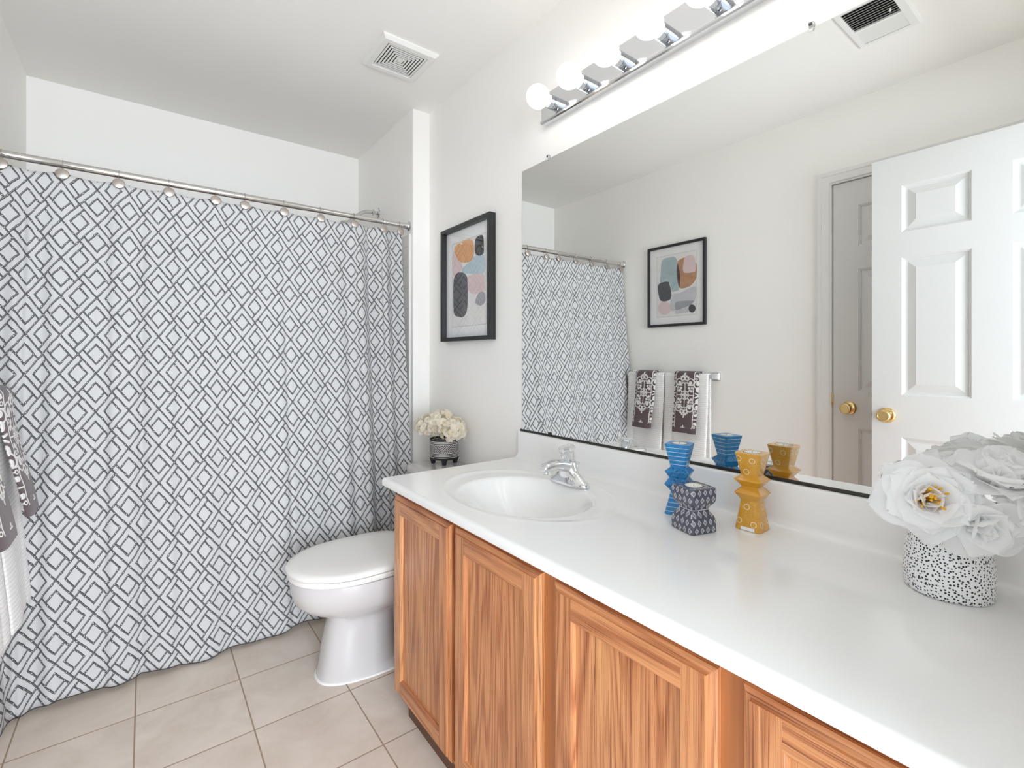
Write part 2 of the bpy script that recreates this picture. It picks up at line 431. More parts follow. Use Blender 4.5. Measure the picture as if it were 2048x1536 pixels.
# ------------------------------------------------------------------ mesh builder (world coordinates)
class MB:
    def __init__(s): s.v = []; s.f = []; s.mi = []; s.sm = []; s.uv = {}; s.at = None
    def vert(s, p): s.v.append(tuple(p)); return len(s.v)-1
    def face(s, ids, mi=0, smooth=False, uv=None):
        s.f.append(tuple(ids)); s.mi.append(mi); s.sm.append(smooth)
        if uv: s.uv[len(s.f)-1] = uv
    def loop(s, pts): return [s.vert(p) for p in pts]
    def bridge(s, a, b, mi=0, smooth=True, closed=True):
        n = len(a)
        for i in range(n if closed else n-1):
            j = (i+1) % n
            s.face((a[i], a[j], b[j], b[i]), mi, smooth)
    def loft(s, loops, mi=0, smooth=True, cap0=True, cap1=True):
        L = [s.loop(l) for l in loops]
        for a, b in zip(L, L[1:]): s.bridge(a, b, mi, smooth)
        if cap0: s.face(L[0][::-1], mi, False)
        if cap1: s.face(L[-1], mi, False)
        return s
    def box(s, x0, x1, y0, y1, z0, z1, bev=0.0, mi=0):
        if x0 > x1: x0, x1 = x1, x0
        if y0 > y1: y0, y1 = y1, y0
        if z0 > z1: z0, z1 = z1, z0
        if bev <= 0:
            v = [s.vert((x, y, z)) for x in (x0, x1) for y in (y0, y1) for z in (z0, z1)]
            for q in ((0, 1, 3, 2), (4, 6, 7, 5), (0, 4, 5, 1), (2, 3, 7, 6), (0, 2, 6, 4), (1, 5, 7, 3)): s.face([v[i] for i in q], mi)
            return s
        bm = bmesh.new(); bmesh.ops.create_cube(bm, size=1.0)
        for v in bm.verts: v.co = Vector(((x0+x1)/2+v.co.x*(x1-x0), (y0+y1)/2+v.co.y*(y1-y0), (z0+z1)/2+v.co.z*(z1-z0)))
        bmesh.ops.bevel(bm, geom=bm.edges[:], offset=bev, segments=2, affect='EDGES', profile=0.5)
        base = len(s.v); bm.verts.index_update()
        s.v += [tuple(v.co) for v in bm.verts]
        for f in bm.faces: s.face([base+v.index for v in f.verts], mi, False)
        bm.free(); return s
    def tube(s, pts, r, n=16, mi=0, cap=True):
        pts = [Vector(p) for p in pts]; rs = r if isinstance(r, (list, tuple)) else [r]*len(pts)
        loops = []; up = None
        for i, p in enumerate(pts):
            t = (pts[min(i+1, len(pts)-1)]-pts[max(i-1, 0)]).normalized()
            if up is None:
                up = Vector((0, 0, 1)) if abs(t.z) < 0.9 else Vector((1, 0, 0))
            a = (up-t*up.dot(t)).normalized(); b = t.cross(a); up = a
            loops.append([p+(a*cos(2*PI*k/n)+b*sin(2*PI*k/n))*rs[i] for k in range(n)])
        return s.loft(loops, mi, True, cap, cap)
    def lathe(s, prof, c=(0, 0, 0), axis=(0, 0, 1), n=32, mi=0, cap0=True, cap1=True, flute=None):
        """prof: list of (radius, height along axis)"""
        ax = Vector(axis).normalized(); t = Vector((1, 0, 0)) if abs(ax.x) < 0.9 else Vector((0, 1, 0))
        a = (t-ax*t.dot(ax)).normalized(); b = ax.cross(a); c = Vector(c); loops = []
        for r, h in prof:
            lp = []
            for k in range(n):
                th = 2*PI*k/n; rr = r*(1+(flute[1]*cos(flute[0]*th) if flute else 0))
                lp.append(c+ax*h+(a*cos(th)+b*sin(th))*rr)
            loops.append(lp)
        return s.loft(loops, mi, True, cap0, cap1)
    def sphere(s, c, r, n=24, m=14, scl=(1, 1, 1), mi=0):
        prof = [(r*sin(PI*(i+0.0)/m) if 0 < i < m else r*0.001, -r*cos(PI*i/m)) for i in range(m+1)]
        loops = [[(c[0]+p*cos(2*PI*k/n)*scl[0], c[1]+p*sin(2*PI*k/n)*scl[1], c[2]+h*scl[2]) for k in range(n)] for p, h in prof]
        return s.loft(loops, mi, True)
    def grid(s, P, mi=0, smooth=True, uvf=None, flip=False):
        """P: rows of points"""
        I = [[s.vert(p) for p in row] for row in P]
        for i in range(len(I)-1):
            for j in range(len(I[0])-1):
                q = [(i, j), (i+1, j), (i+1, j+1), (i, j+1)]
                if flip: q = q[::-1]
                s.face([I[a][b] for a, b in q], mi, smooth, [uvf(a, b) for a, b in q] if uvf else None)
        return I
    def build(s, name, mats, origin=(0, 0, 0), autosmooth=None):
        o = Vector(origin)
        me = bpy.data.meshes.new(name)
        me.from_pydata([tuple(Vector(p)-o) for p in s.v], [], s.f)
        me.polygons.foreach_set('material_index', s.mi)
        me.polygons.foreach_set('use_smooth', s.sm)
        if s.uv:
            ul = me.uv_layers.new(name='UVMap')
            for fi, uvs in s.uv.items():
                ls = me.polygons[fi].loop_start
                for k, q in enumerate(uvs): ul.data[ls+k].uv = q
        if s.at is not None:
            at = me.attributes.new('motif', 'FLOAT', 'POINT'); at.data.foreach_set('value', s.at)
        for m in (mats if isinstance(mats, (list, tuple)) else [mats]): me.materials.append(m)
        me.update()
        bm = bmesh.new(); bm.from_mesh(me); bmesh.ops.recalc_face_normals(bm, faces=bm.faces[:]); bm.to_mesh(me); bm.free()
        if autosmooth:
            try: me.set_sharp_from_angle(angle=math.radians(autosmooth))
            except Exception: pass
        return me

def tagit(o, label=None, cat=None, group=None, kind=None):
    for k, v in (('label', label), ('category', cat), ('group', group), ('kind', kind)):
        if v: o[k] = v
    return o
def thing(name, label, cat, loc=(0, 0, 0), group=None, rz=0.0):
    o = bpy.data.objects.new(name, None); col.objects.link(o); o.location = loc; o.rotation_euler = (0, 0, rz)
    o.empty_display_size = 0.05
    return tagit(o, label, cat, group)
def part(name, mb, mats, parent, label=None, local=False, autosmooth=40):
    """a mesh under a thing (or under a part): world-coordinate geometry unless local"""
    root = parent
    while root.parent: root = root.parent
    me = mb.build(name, mats, (0, 0, 0) if local else root.location, autosmooth)
    o = bpy.data.objects.new(name, me); col.objects.link(o); o.parent = parent
    if label: o['label'] = label
    return o
def single(name, mb, mats, label, cat, origin=(0, 0, 0), group=None, autosmooth=40):
    me = mb.build(name, mats, origin, autosmooth)
    o = bpy.data.objects.new(name, me); col.objects.link(o); o.location = origin
    return tagit(o, label, cat, group)
def struct(name, mb, mats, parent=None, label=None, cat=None, autosmooth=40):
    me = mb.build(name, mats, (0, 0, 0), autosmooth)
    o = bpy.data.objects.new(name, me); col.objects.link(o)
    if parent: o.parent = parent
    else:
        o['kind'] = 'structure'
        if label: o['label'] = label
        if cat: o['category'] = cat
    return o
def copy_tree(o, parent=None):
    c = o.copy(); col.objects.link(c); c.parent = parent
    for ch in list(o.children): copy_tree(ch, c)
    return c

# ------------------------------------------------------------------ room shell
def st(name, mb, mat, label, cat, parent=None): return struct(name, mb, mat, parent, label, cat)
st('floor', MB().box(-W-0.3, 0.12, -2.3, YB+0.1, -0.05, 0.0), M_FLOOR, 'beige square ceramic tile floor with tan grout lines', 'floor')
st('ceiling', MB().box(-W-0.12, 0.12, YN-0.12, YB+0.12, H, H+0.1), M_CEIL, 'plain off-white painted ceiling', 'ceiling')
CDY0, CDY1, CDZ = 0.245, 0.972, 2.036            # closet door opening in the left wall
wl = MB().box(-W-0.12, -W, YN-0.12, CDY0, 0, H).box(-W-0.12, -W, CDY1, YB+0.12, 0, H).box(-W-0.12, -W, CDY0, CDY1, CDZ, H)
st('wall_left', wl, M_WALL, 'off-white painted wall with towel bar and closet door', 'wall')
st('wall_right', MB().box(0, 0.12, YN-0.12, YW+0.02, 0, H), M_WALL, 'off-white painted wall behind the mirror and vanity', 'wall')
st('wall_wing', MB().box(-WG, 0.12, YW, YB+0.02, 0, H), M_WALL, 'narrow off-white wall return beside the shower curtain', 'wall')
st('wall_back', MB().box(-W-0.12, 0.12, YB, YB+0.12, 0, H), M_WALL, 'off-white back wall above the shower curtain', 'wall')
DX0, DX1, DZ = -1.472, -0.655, 2.05              # bathroom doorway, the camera stands in it
wn = MB().box(-W-0.12, DX0, YN-0.12, YN, 0, H).box(DX1, 0.12, YN-0.12, YN, 0, H).box(DX0, DX1, YN-0.12, YN, DZ, H)
st('wall_near', wn, M_WALL, 'off-white wall with the open bathroom doorway', 'wall')
# closet casing
cs = MB()
def _u(o, d): return [(-W+d, CDY0-o, 0.0), (-W+d, CDY0-o, CDZ+o), (-W+d, CDY1+o, CDZ+o), (-W+d, CDY1+o, 0.0)]
L = [cs.loop(_u(o, d)) for o, d in ((0.006, 0.0), (0.006, 0.007), (0.009, 0.010), (0.016, 0.0105), (0.030, 0.0125), (0.040, 0.0130), (0.0425, 0.0165), (0.058, 0.0185), (0.062, 0.0160), (0.062, 0.0))]
for a, b in zip(L, L[1:]+L[:1]): cs.bridge(a, b, 0, False, False)
cs.face([l[0] for l in L]); cs.face([l[3] for l in L][::-1])
st('trim_1', cs, M_TRIM, 'white moulded casing around the closet door', 'door trim')
jm = MB().box(-W-0.062, -W-0.046, CDY1-0.014, CDY1, 0, CDZ).box(-W-0.062, -W-0.046, CDY0, CDY0+0.014, 0, CDZ).box(-W-0.062, -W-0.046, CDY0, CDY1, CDZ-0.014, CDZ).box(-W-0.118, -W+0.003, CDY1-0.0015, CDY1+0.010, 0.0, CDZ-0.0015).box(-W-0.118, -W+0.003, CDY0-0.010, CDY0+0.0015, 0.0, CDZ-0.0015).box(-W-0.118, -W+0.003, CDY0-0.010, CDY1+0.010, CDZ-0.0014, CDZ+0.010)
st('trim_2', jm, M_TRIM, 'white closet door jamb inside the casing', 'door trim')
bb = MB().box(-W, -W+0.013, CDY1+0.066, 2.16, 0, 0.085, 0.003)
st('baseboard_left', bb, M_TRIM, 'white baseboard under the towel bar', 'baseboard')
# tiled surround edge seen beside the curtain
tl = MB().box(-WG-0.009, -WG, 2.312, YB, 0.36, 1.788)
st('tile_surround', tl, M_SURR, 'glossy white wall tile inside the tub alcove', 'wall tile')
tb = MB().tube([(-WG-0.004, 2.3055, 0.36), (-WG-0.004, 2.3055, 1.79)], 0.0066, 10)
st('tile_trim', tb, M_TILEW, 'white bullnose trim at the edge of the tub tile', 'wall tile')

# six-panel doors: mesh in local door coordinates (w along +y, front face at +x)
def panel_door(y0, y1, z0, z1, xb, xf, stile, mull, sgn=1):
    """slab between xb (back) and xf (front); panels recessed in the front face"""
    mb = MB()
    pw = ((y1-y0)-2*stile-mull)/2
    ys = [y0, y0+stile, y0+stile+pw, y0+stile+pw+mull, y1-stile, y1]
    zs = [z0, 0.215, 0.800, 0.985, 1.590, 1.702, 1.907, z1]
    for s_, xx, d in ((1, xf, -1), (-1, xb, 1)):
        d = d*(1 if xf > xb else -1)
        for i in range(5):
            for j in range(7):
                a, b, c, e = ys[i], ys[i+1], zs[j], zs[j+1]
                if i in (1, 3) and j in (1, 3, 5):
                    rings = [(0, 0), (0.004, 0.0035), (0.007, 0.0045), (0.010, 0.0095), (0.014, 0.0105), (0.020, 0.0105), (0.046, 0.0035), (0.049, 0.0025)]
                    lp = []
                    for ins, dep in rings:
                        x = xx+d*dep
                        lp.append([(x, a+ins, c+ins), (x, b-ins, c+ins), (x, b-ins, e-ins), (x, a+ins, e-ins)])
                    L = [mb.loop(l) for l in lp]
                    for p, q in zip(L, L[1:]): mb.bridge(p, q, 0, False)
                    mb.face(L[-1])
                else:
                    mb.face(mb.loop([(xx, a, c), (xx, b, c), (xx, b, e), (xx, a, e)]))
    for (ya, za, yb, zb) in ((y0, z0, y1, z0), (y0, z1, y1, z1), (y0, z0, y0, z1), (y1, z0, y1, z1)):
        mb.face(mb.loop([(xb, ya, za), (xf, ya, za), (xf, yb, zb), (xb, yb, zb)]))
    return mb
def knob_meshes(p, dirx, parent, name='door_knob'):
    x, y, z = p
    k = part(name, MB().lathe([(0.0335, 0.0), (0.0335, 0.003), (0.031, 0.007), (0.024, 0.010), (0.013, 0.013), (0.0115, 0.028), (0.016, 0.032), (0.0255, 0.038), (0.0275, 0.046),
                                (0.0262, 0.054), (0.022, 0.059), (0.019, 0.0598), (0.0185, 0.0588), (0.010, 0.0586), (0.001, 0.0586)], (x, y, z), (dirx, 0, 0), 40), M_BRASS, parent, 'polished brass knob')
    return k
d1 = struct('door_1', panel_door(CDY0+0.003, CDY1-0.0045, 0.01, CDZ-0.0045, -W-0.045, -W-0.010, 0.110, 0.112), M_DOOR, None, 'white six-panel closet door set closed in the wall', 'door', None)
knob_meshes((-W-0.010, 0.897, 0.899), 1, d1)
part('latch_plate', MB().box(-W-0.012, -W+0.0012, CDY1-0.004, CDY1+0.0005, 0.912, 0.968, 0.001).box(-W+0.0005, -W+0.006, CDY1-0.0065, CDY1-0.001, 0.905, 0.962, 0.001), M_BRASS, d1, 'brass latch strike')
OX = -1.470
d2 = struct('door_2', panel_door(-0.028, 0.757, 0.012, 2.040, OX-0.035, OX, 0.109, 0.116), M_DOOR, None, 'white six-panel bathroom door standing open before the closet door', 'door', None)
knob_meshes((OX, 0.700, 0.893), 1, d2)
part('latch_bolt', MB().box(OX-0.025, OX-0.010, 0.756, 0.7615, 0.880, 0.905, 0.0015), M_DKMETAL, d2, 'dark latch bolt')

# ------------------------------------------------------------------ shower: rod, rings, curtain, arm
YR, ZR, RR = 2.3194, 1.8335, 0.0132
rod = thing('curtain_rod', 'shiny metal shower rod spanning the tub alcove', 'curtain rod', (-0.85, YR, ZR))
part('rod_tube', MB().tube([(-W+0.002, YR, ZR), (-0.62, YR, ZR)], RR, 24).tube([(-0.62, YR, ZR), (-WG-0.01, YR, ZR)], RR-0.0012, 24), M_RODM, rod)
for xx, dr in ((-WG, -1), (-W, 1)):
    part('end_flange', MB().lathe([(0.024, 0.0), (0.025, 0.004), (0.0185, 0.007), (0.0155, 0.012), (0.0145, 0.045), (0.0135, 0.046)], (xx, YR, ZR), (dr, 0, 0), 32), M_CHROME2, rod)

ringx = [-1.572, -1.421, -1.267, -1.115, -0.959, -0.853, -0.700, -0.544, -0.387, -0.241, -0.152]
TOPZ = 1.802
ringlabels = ['at the wall end over the towels', 'second from the towel end of the rod', 'third from the towel end of the rod', 'fourth from the towel end of the rod',
              'fifth from the towel end of the rod', 'sixth from the towel end of the rod, close beside the fifth', 'seventh from the towel end of the rod',
              'fourth from the shower arm end of the rod', 'third from the shower arm end, left of the arm', 'second from the shower arm end, right of the arm', 'at the shower arm end beside the flange']
def make_ring():
    t = thing('curtain_ring', 'x', 'curtain ring', (0, YR, ZR), 'disc curtain rings along the rod')
    pts = []
    for k in range(26):
        a = math.radians(-60+300*k/25.0)
        pts.append((0.0, YR+0.0165*sin(a)*1.0-0.001, ZR+0.001-0.0165*cos(a)*-1.0))
    w_ = MB()
    loop = [(0.0, YR+0.0150*sin(math.radians(a)), ZR-0.0008+0.0150*cos(math.radians(a))) for a in range(-150, 151, 10)]
    front = [(0.0, YR-0.0125, ZR-0.021), (0.001, YR-0.0175, ZR-0.027), (0.0, YR-0.0175, ZR-0.040)]
    back = [(0.003, YR+0.006, ZR-0.019), (0.004, YR+0.001, ZR-0.026), (0.004, YR-0.004, ZR-0.040)]
    w_.tube(front[::-1]+loop+back, 0.0013, 8)
    part('wire_hook', w_, M_NICKEL, t)
    d_ = MB().lathe([(0.0185, 0.0), (0.0190, 0.0015), (0.0175, 0.0042), (0.012, 0.0060), (0.001, 0.0066)], (0.0, YR-0.0185, ZR-0.0395), (0.0, -1, 0.10), 28)
    part('disc', d_, M_NICKEL, t, 'satin nickel disc')
    return t
ring0 = make_ring()
for i, xx in enumerate(ringx):
    r = ring0 if i == 0 else copy_tree(ring0)
    r.location = (xx, YR, ZR)
    r['label'] = 'round nickel curtain ring ' + ringlabels[i]

# curtain sheet
def smooth(a, b, x):
    t = max(0.0, min(1.0, (x-a)/(b-a))); return t*t*(3-2*t)
def curtain():
    mb = MB()
    NU, NV = 520, 90
    x0, x1 = -1.598, -0.140
    P = []; U = []
    rng = random.Random(4)
    for j in range(NV+1):
        v = j/NV                               # 0 top, 1 bottom
        row = []; us = []; prev = None; acc = 0.0
        for i in range(NU+1):
            s = i/NU
            x = x0+(x1-x0)*s
            z = TOPZ*(1-v)+0.012*v
            # sweep out over the tub's edge, then hang close to the floor
            y = YR-0.012-0.155*smooth(0.0, 1.0, v*1.02)
            # gentle scallop at the rings
            if v < 0.5:
                k = 0
                for q in range(len(ringx)-1):
                    if ringx[q] <= x <= ringx[q+1]:
                        f = (x-ringx[q])/(ringx[q+1]-ringx[q]); z -= 0.010*sin(PI*f)*(1-smooth(0, 0.12, v)); y += 0.010*sin(PI*f)*(1-smooth(0, 0.35, v))
            g = smooth(0.05, 0.6, v)
            # broad shallow folds
            y += g*0.010*sin(x*21.0+0.6+v*0.8)*(0.4+0.6*smooth(-1.0, -0.6, x))
            y += g*0.006*sin(x*47.0+1.3)
            # deep folds at the right end
            fr = smooth(-0.52, -0.33, x)
            y += fr*(0.018+0.010*v)*sin((x+0.34)*52.0)*(0.35+0.65*smooth(0, 0.2, v))
            x += fr*0.006*cos((x+0.34)*52.0)
            # folds near the left end
            fl = 1-smooth(-1.50, -1.32, x)
            y += fl*0.010*sin((x+1.5)*70.0)*smooth(0.02, 0.3, v)
            # sharper creases
            for cx, dep, wd in ((-1.52, 0.016, 0.012), (-1.42, 0.006, 0.014), (-1.30, 0.008, 0.012), (-1.20, 0.009, 0.012), (-1.09, 0.006, 0.014), (-0.70, 0.007, 0.012), (-0.385, 0.012, 0.010), (-0.245, 0.014, 0.010)):
                y += dep*math.exp(-((x-cx)/wd)**2)*smooth(0.0, 0.15, v)
            # the free edge by the towels swings out into the room low down
            e = (1-smooth(-1.598, -1.520, x))
            y -= e*(0.012*smooth(0.3, 0.75, v)+0.085*smooth(0.80, 1.0, v))
            x += e*(0.020*smooth(0.35, 0.8, v)+0.030*smooth(0.80, 1.0, v))
            # hem wave
            if v > 0.9:
                z += (v-0.9)/0.1*(0.006*sin(x*26.0)+0.006*sin(x*9.0+1.0)+0.006)
            # narrow toward the right end low down
            x -= smooth(-0.5, -0.14, x)*0.020*v
            p = Vector((x, y, z))
            if prev is not None: acc += math.hypot(p.x-prev.x, p.y-prev.y)
            prev = p
            row.append(p); us.append(acc)
        P.append(row); U.append(us)
    ub = U[NV//2]
    def uvf(a, b): return (ub[b]*0.985+0.0, 1.80*(1-a/NV))
    I = mb.grid(P, 0, True, uvf)
    o = single('shower_curtain', mb, [M_CURT], 'white fabric shower curtain printed with a black bamboo diamond lattice', 'shower curtain', (-0.85, YR, TOPZ), None, None)
    sm = o.modifiers.new('thickness', 'SOLIDIFY'); sm.thickness = 0.0012
    return o
curtain()

sh = thing('wall_shower', 'chrome shower fixture on the alcove end wall above the curtain', 'shower', (-WG, 2.745, 2.004))
part('escutcheon', MB().lathe([(0.033, 0.0), (0.033, 0.002), (0.029, 0.006), (0.017, 0.010), (0.012, 0.011)], (-WG, 2.745, 2.004), (-1, 0, 0), 32), M_CHROME2, sh)
part('collar', MB().lathe([(0.014, 0.0), (0.019, 0.002), (0.019, 0.012), (0.014, 0.014)], (-WG-0.026, 2.745, 2.004), (-1, 0, 0), 8), M_CHROME2, sh)
arm = [(-WG, 2.745, 2.004), (-WG-0.04, 2.745, 2.004), (-WG-0.07, 2.745, 2.001), (-WG-0.095, 2.745, 1.991), (-WG-0.115, 2.745, 1.976), (-WG-0.135, 2.745, 1.957), (-WG-0.155, 2.745, 1.937)]
part('arm_pipe', MB().tube(arm, 0.0105, 18), M_CHROME2, sh)
hd = Vector((-0.02, 0, -0.02)).normalized()
part('shower_head', MB().lathe([(0.012, 0), (0.014, 0.015), (0.018, 0.03), (0.032, 0.05), (0.034, 0.06), (0.030, 0.062)], (-WG-0.153, 2.745, 1.939), hd, 28), M_CHROME2, sh)

# ------------------------------------------------------------------ towel bar and towels (left wall)
BX, BZ = -W+0.068, 1.035
bar = thing('towel_bar', 'chrome towel bar with square posts on the off-white wall', 'towel bar', (-W, 1.9, BZ))
part('rail', MB().box(BX-0.006, BX+0.006, 1.592, 2.205, BZ-0.006, BZ+0.006, 0.001), M_CHROME, bar)
for y in (1.592, 2.205):
    b_ = MB().loft([[(-W+d, y+s*a, BZ+s*b) for a, b in ((-1, -1), (1, -1), (1, 1), (-1, 1))] for d, s in ((0.0, 0.025), (0.006, 0.025), (0.010, 0.020), (0.020, 0.015), (0.060, 0.0125), (0.080, 0.0125))], 0, False)
    part('post', b_, M_CHROME, bar)

def draped(name, y0, y1, zf, zb, gap, xflare, mats, label, cat, grp, motif=None, puff=0.004, ny=40, ys_bot=0.0, step=0.006, fold=None, th=0.004, seed=0):
    """cloth over the rail: back fall, over the top, front fall flaring out to xflare; gap = distance from the rail centre"""
    rng = random.Random(seed)
    path = []                                   # (x, z, cumulative v) from the back hem to the front hem
    zt = BZ
    n1 = max(2, int((zt-zb)/0.03))
    for k in range(n1): path.append((BX-gap, zb+(zt-zb)*k/n1))
    for k in range(11):
        a = PI-PI*k/10; path.append((BX+gap*cos(a), zt+gap*sin(a)))
    n2 = max(4, int((zt-zf)/step))
    for k in range(1, n2+1):
        f = k/n2; path.append((BX+gap+(xflare-BX-gap)*smooth(0, 1.25, f)*1.0, zt+(zf-zt)*f))
    vs = [0.0]
    for a, b in zip(path, path[1:]): vs.append(vs[-1]+math.hypot(b[0]-a[0], b[1]-a[1]))
    vtop = vs[n1+5]
    mb = MB(); P = []; at = []
    for i, (x, z) in enumerate(path):
        row = []
        front = max(0.0, min(1.0, (zt-z)/(zt-zf))) if i > n1+5 else 0.0
        for j in range(ny+1):
            s = j/ny
            y = y0+(y1-y0)*s
            y += ys_bot*front+(0.5-s)*0.010*front
            dx = puff*(1-(2*s-1)**4)
            if fold: dx += fold(s, front)
            sg = 1 if i > n1+5 else -1
            yy = y+0.0008*sin(z*500.0) if (j in (0, ny)) else y
            row.append((x+(dx if sg > 0 else -0.2*dx), yy, z+(0.003*sin(s*7+seed) if i == len(path)-1 else 0)))
            if motif: at.append(motif(y0+(y1-y0)*s, vs[i]-vtop))
        P.append(row)
    def uvf(a, b): return (b/ny*(y1-y0), vs[a])
    mb.grid(P, 0, True, uvf)
    if motif: mb.at = at
    o = single(name, mb, mats, label, cat, (BX, (y0+y1)/2, BZ), grp, None)
    sm = o.modifiers.new('thickness', 'SOLIDIFY'); sm.thickness = th; sm.offset = 1.0 if False else 0.0
    return o
def fold_white(s, f): return 0.006*f*sin(s*2*PI+0.5)+0.010*f*math.exp(-((s-0.80)/0.03)**2)*-0.6
draped('bath_towel', 1.9125, 2.205, 0.372, 0.50, 0.0145, -1.485, [M_TOWEL], 'white ribbed bath towel on the curtain side of the towel bar', 'towel', 'white towels on the bar', None, 0.006, 30, -0.004, 0.01, fold_white, 0.010, 1)
draped('bath_towel', 1.602, 1.9065, 0.372, 0.50, 0.0145, -1.485, [M_TOWEL], 'white ribbed bath towel on the door side of the towel bar', 'towel', 'white towels on the bar', None, 0.006, 30, -0.010, 0.01, fold_white, 0.010, 2)

# damask motif as a signed distance (positive = white)
def sdc(x, y, cx, cy, r): return r-math.hypot(x-cx, y-cy)
def ringd(x, y, cx, cy, r, w): return w-abs(math.hypot(x-cx, y-cy)-r)
def segd(x, y, ax, ay, bx, by, w):
    px, py, dx, dy = x-ax, y-ay, bx-ax, by-ay
    t = max(0, min(1, (px*dx+py*dy)/(dx*dx+dy*dy))); return w-math.hypot(px-dx*t, py-dy*t)
def medal(x, y):
    """one medallion, centre 0,0, about 0.12 wide and 0.29 high (metres)"""
    x = abs(x); y = abs(y)
    d = -1.0
    d = max(d, segd(x, y, 0, 0, 0, 0.062, 0.0025), segd(x, y, 0, 0, 0.060, 0, 0.0025))
    d = max(d, segd(x, y, 0.060, 0.0, 0.056, 0.035, 0.0026), segd(x, y, 0.056, 0.035, 0.062, 0.062, 0.0026), segd(x, y, 0.062, 0.062, 0.020, 0.060, 0.0026))
    d = max(d, min(segd(x, y, 0.006, 0.030, 0.030, 0.006, 0.002), -1))
    d = max(d, segd(x, y, 0.018, 0.018, 0.036, 0.034, 0.0040), sdc(x, y, 0.044, 0.026, 0.0085), sdc(x, y, 0.028, 0.044, 0.0085), ringd(x, y, 0.047, 0.047, 0.0055, 0.002))
    d = max(d, segd(x, y, 0.006, 0.006, 0.006, 0.028, 0.0022), segd(x, y, 0.006, 0.028, 0.018, 0.018, 0.002), segd(x, y, 0.028, 0.006, 0.018, 0.018, 0.002), segd(x, y, 0.006, 0.006, 0.028, 0.006, 0.0022))
    d = max(d, ringd(x, y, 0.040, 0.082, 0.0205, 0.0031), sdc(x, y, 0.038, 0.076, 0.0115))
    d = max(d, segd(x, y, 0.0, 0.066, 0.006, 0.082, 0.0025), segd(x, y, 0.006, 0.082, 0.020, 0.070, 0.0025))
    d = max(d, ringd(x, y, 0.014, 0.103, 0.0105, 0.0030), sdc(x, y, 0.023, 0.110, 0.0075), segd(x, y, 0, 0.095, 0, 0.118, 0.0035))
    d = max(d, sdc(x, y, 0.012, 0.120, 0.0065), sdc(x, y, 0, 0.125, 0.006), sdc(x, y, 0, 0.136, 0.0062))
    return d
def motif_for(yc, v0):
    def f(y, v):
        a = y-yc; b = v-v0
        d = medal(a, b)
        for ox, oy in ((0.122, 0.148), (-0.122, 0.148), (0.122, -0.148), (-0.122, -0.148)):
            d = max(d, medal(a-ox, b-oy))
        # half crescents between
        for sx in (-1, 1):
            for sy in (-1, 1):
                d = max(d, sdc(a, b, sx*0.088, sy*0.036, 0.017)) if abs(a) > 0.071 else d
                d = max(d, segd(a, b, sx*0.070, sy*0.012, sx*0.095, 0, 0.004))
        if abs(b-0.198) < 0.012: d = max(d, segd(a, b, -0.014, 0.200, 0.014, 0.200, 0.0025), sdc(a, b, 0, 0.192, 0.0055))
        if b > 0.206: d = -0.01
        return d
    return f
draped('hand_towel', 1.968, 2.128, 0.686, 0.80, 0.0300, -1.456, [M_DAMASK], 'dark brown damask hand towel hung nearer the shower curtain', 'towel', 'damask hand towels on the bar', motif_for(2.050, 0.165), 0.010, 110, -0.010, 0.0016, None, 0.005, 3)
draped('hand_towel', 1.655, 1.826, 0.690, 0.80, 0.0300, -1.456, [M_DAMASK], 'dark brown damask hand towel hung nearer the closet door', 'towel', 'damask hand towels on the bar', motif_for(1.742, 0.165), 0.010, 110, -0.020, 0.0016, None, 0.005, 4)

# ------------------------------------------------------------------ pictures
def picture(xw, sgn, y0, y1, z0, z1, depth, fw, blobs, area_, matw, label):
    """framed print on the wall plane x = xw, facing sgn"""
    t = thing('framed_picture', label, 'picture', (xw, (y0+y1)/2, (z0+z1)/2))
    def xx(d): return xw+sgn*d
    fr = MB()
    def rect(i, d): return [(xx(d), y0+i, z0+i), (xx(d), y1-i, z0+i), (xx(d), y1-i, z1-i), (xx(d), y0+i, z1-i)]
    L = [fr.loop(rect(i, d)) for i, d in ((0, 0.001), (0, depth), (0.001, depth+0.001), (fw-0.001, depth+0.001), (fw, depth), (fw, 0.010), (fw, 0.001))]
    for a, b in zip(L, L[1:]+L[:1]): fr.bridge(a, b, 0, False)
    part('frame', fr, M_FRAME, t, autosmooth=None)
    a_ = MB().box(xx(0.002), xx(0.009), y0+fw, y1-fw, z0+fw, z1-fw)
    part('mat', a_, M_MAT, t)
    pr = MB(); mats = [INK['paper'], INK['line']]
    ay = [p[0] for p in area_]; az = [p[1] for p in area_]
    A = (min(ay), max(ay), min(az), max(az))
    pr.box(xx(0.009), xx(0.0094), A[0]-0.004, A[1]+0.004, A[2]-0.004, A[3]+0.004, 0, 1)
    pr.box(xx(0.0094), xx(0.0097), A[0], A[1], A[2], A[3], 0, 0)
    base = 0.0097
    for key, pts in blobs:
        mats.append(INK[key]); mi = len(mats)-1
        n = len(pts); sm = []
        for i in range(n):                       # closed Catmull-Rom through the outline
            p0, p1, p2, p3 = pts[i-1], pts[i], pts[(i+1) % n], pts[(i+2) % n]
            for k in range(5):
                q = k/5.0
                sm.append(tuple(0.5*(2*p1[c]+(p2[c]-p0[c])*q+(2*p0[c]-5*p1[c]+4*p2[c]-p3[c])*q*q+(3*p1[c]-p0[c]-3*p2[c]+p3[c])*q**3) for c in (0, 1)))
        base += 0.00022
        pr.loft([[(xx(0.0094), a, b) for a, b in sm], [(xx(base), a, b) for a, b in sm]], mi, False)
    part('print', pr, mats, t, autosmooth=None)
    part('glass', MB().box(xx(0.0140), xx(0.0155), y0+fw+0.0005, y1-fw-0.0005, z0+fw+0.0005, z1-fw-0.0005), M_PANE, t, 'clear picture glass')
    return t
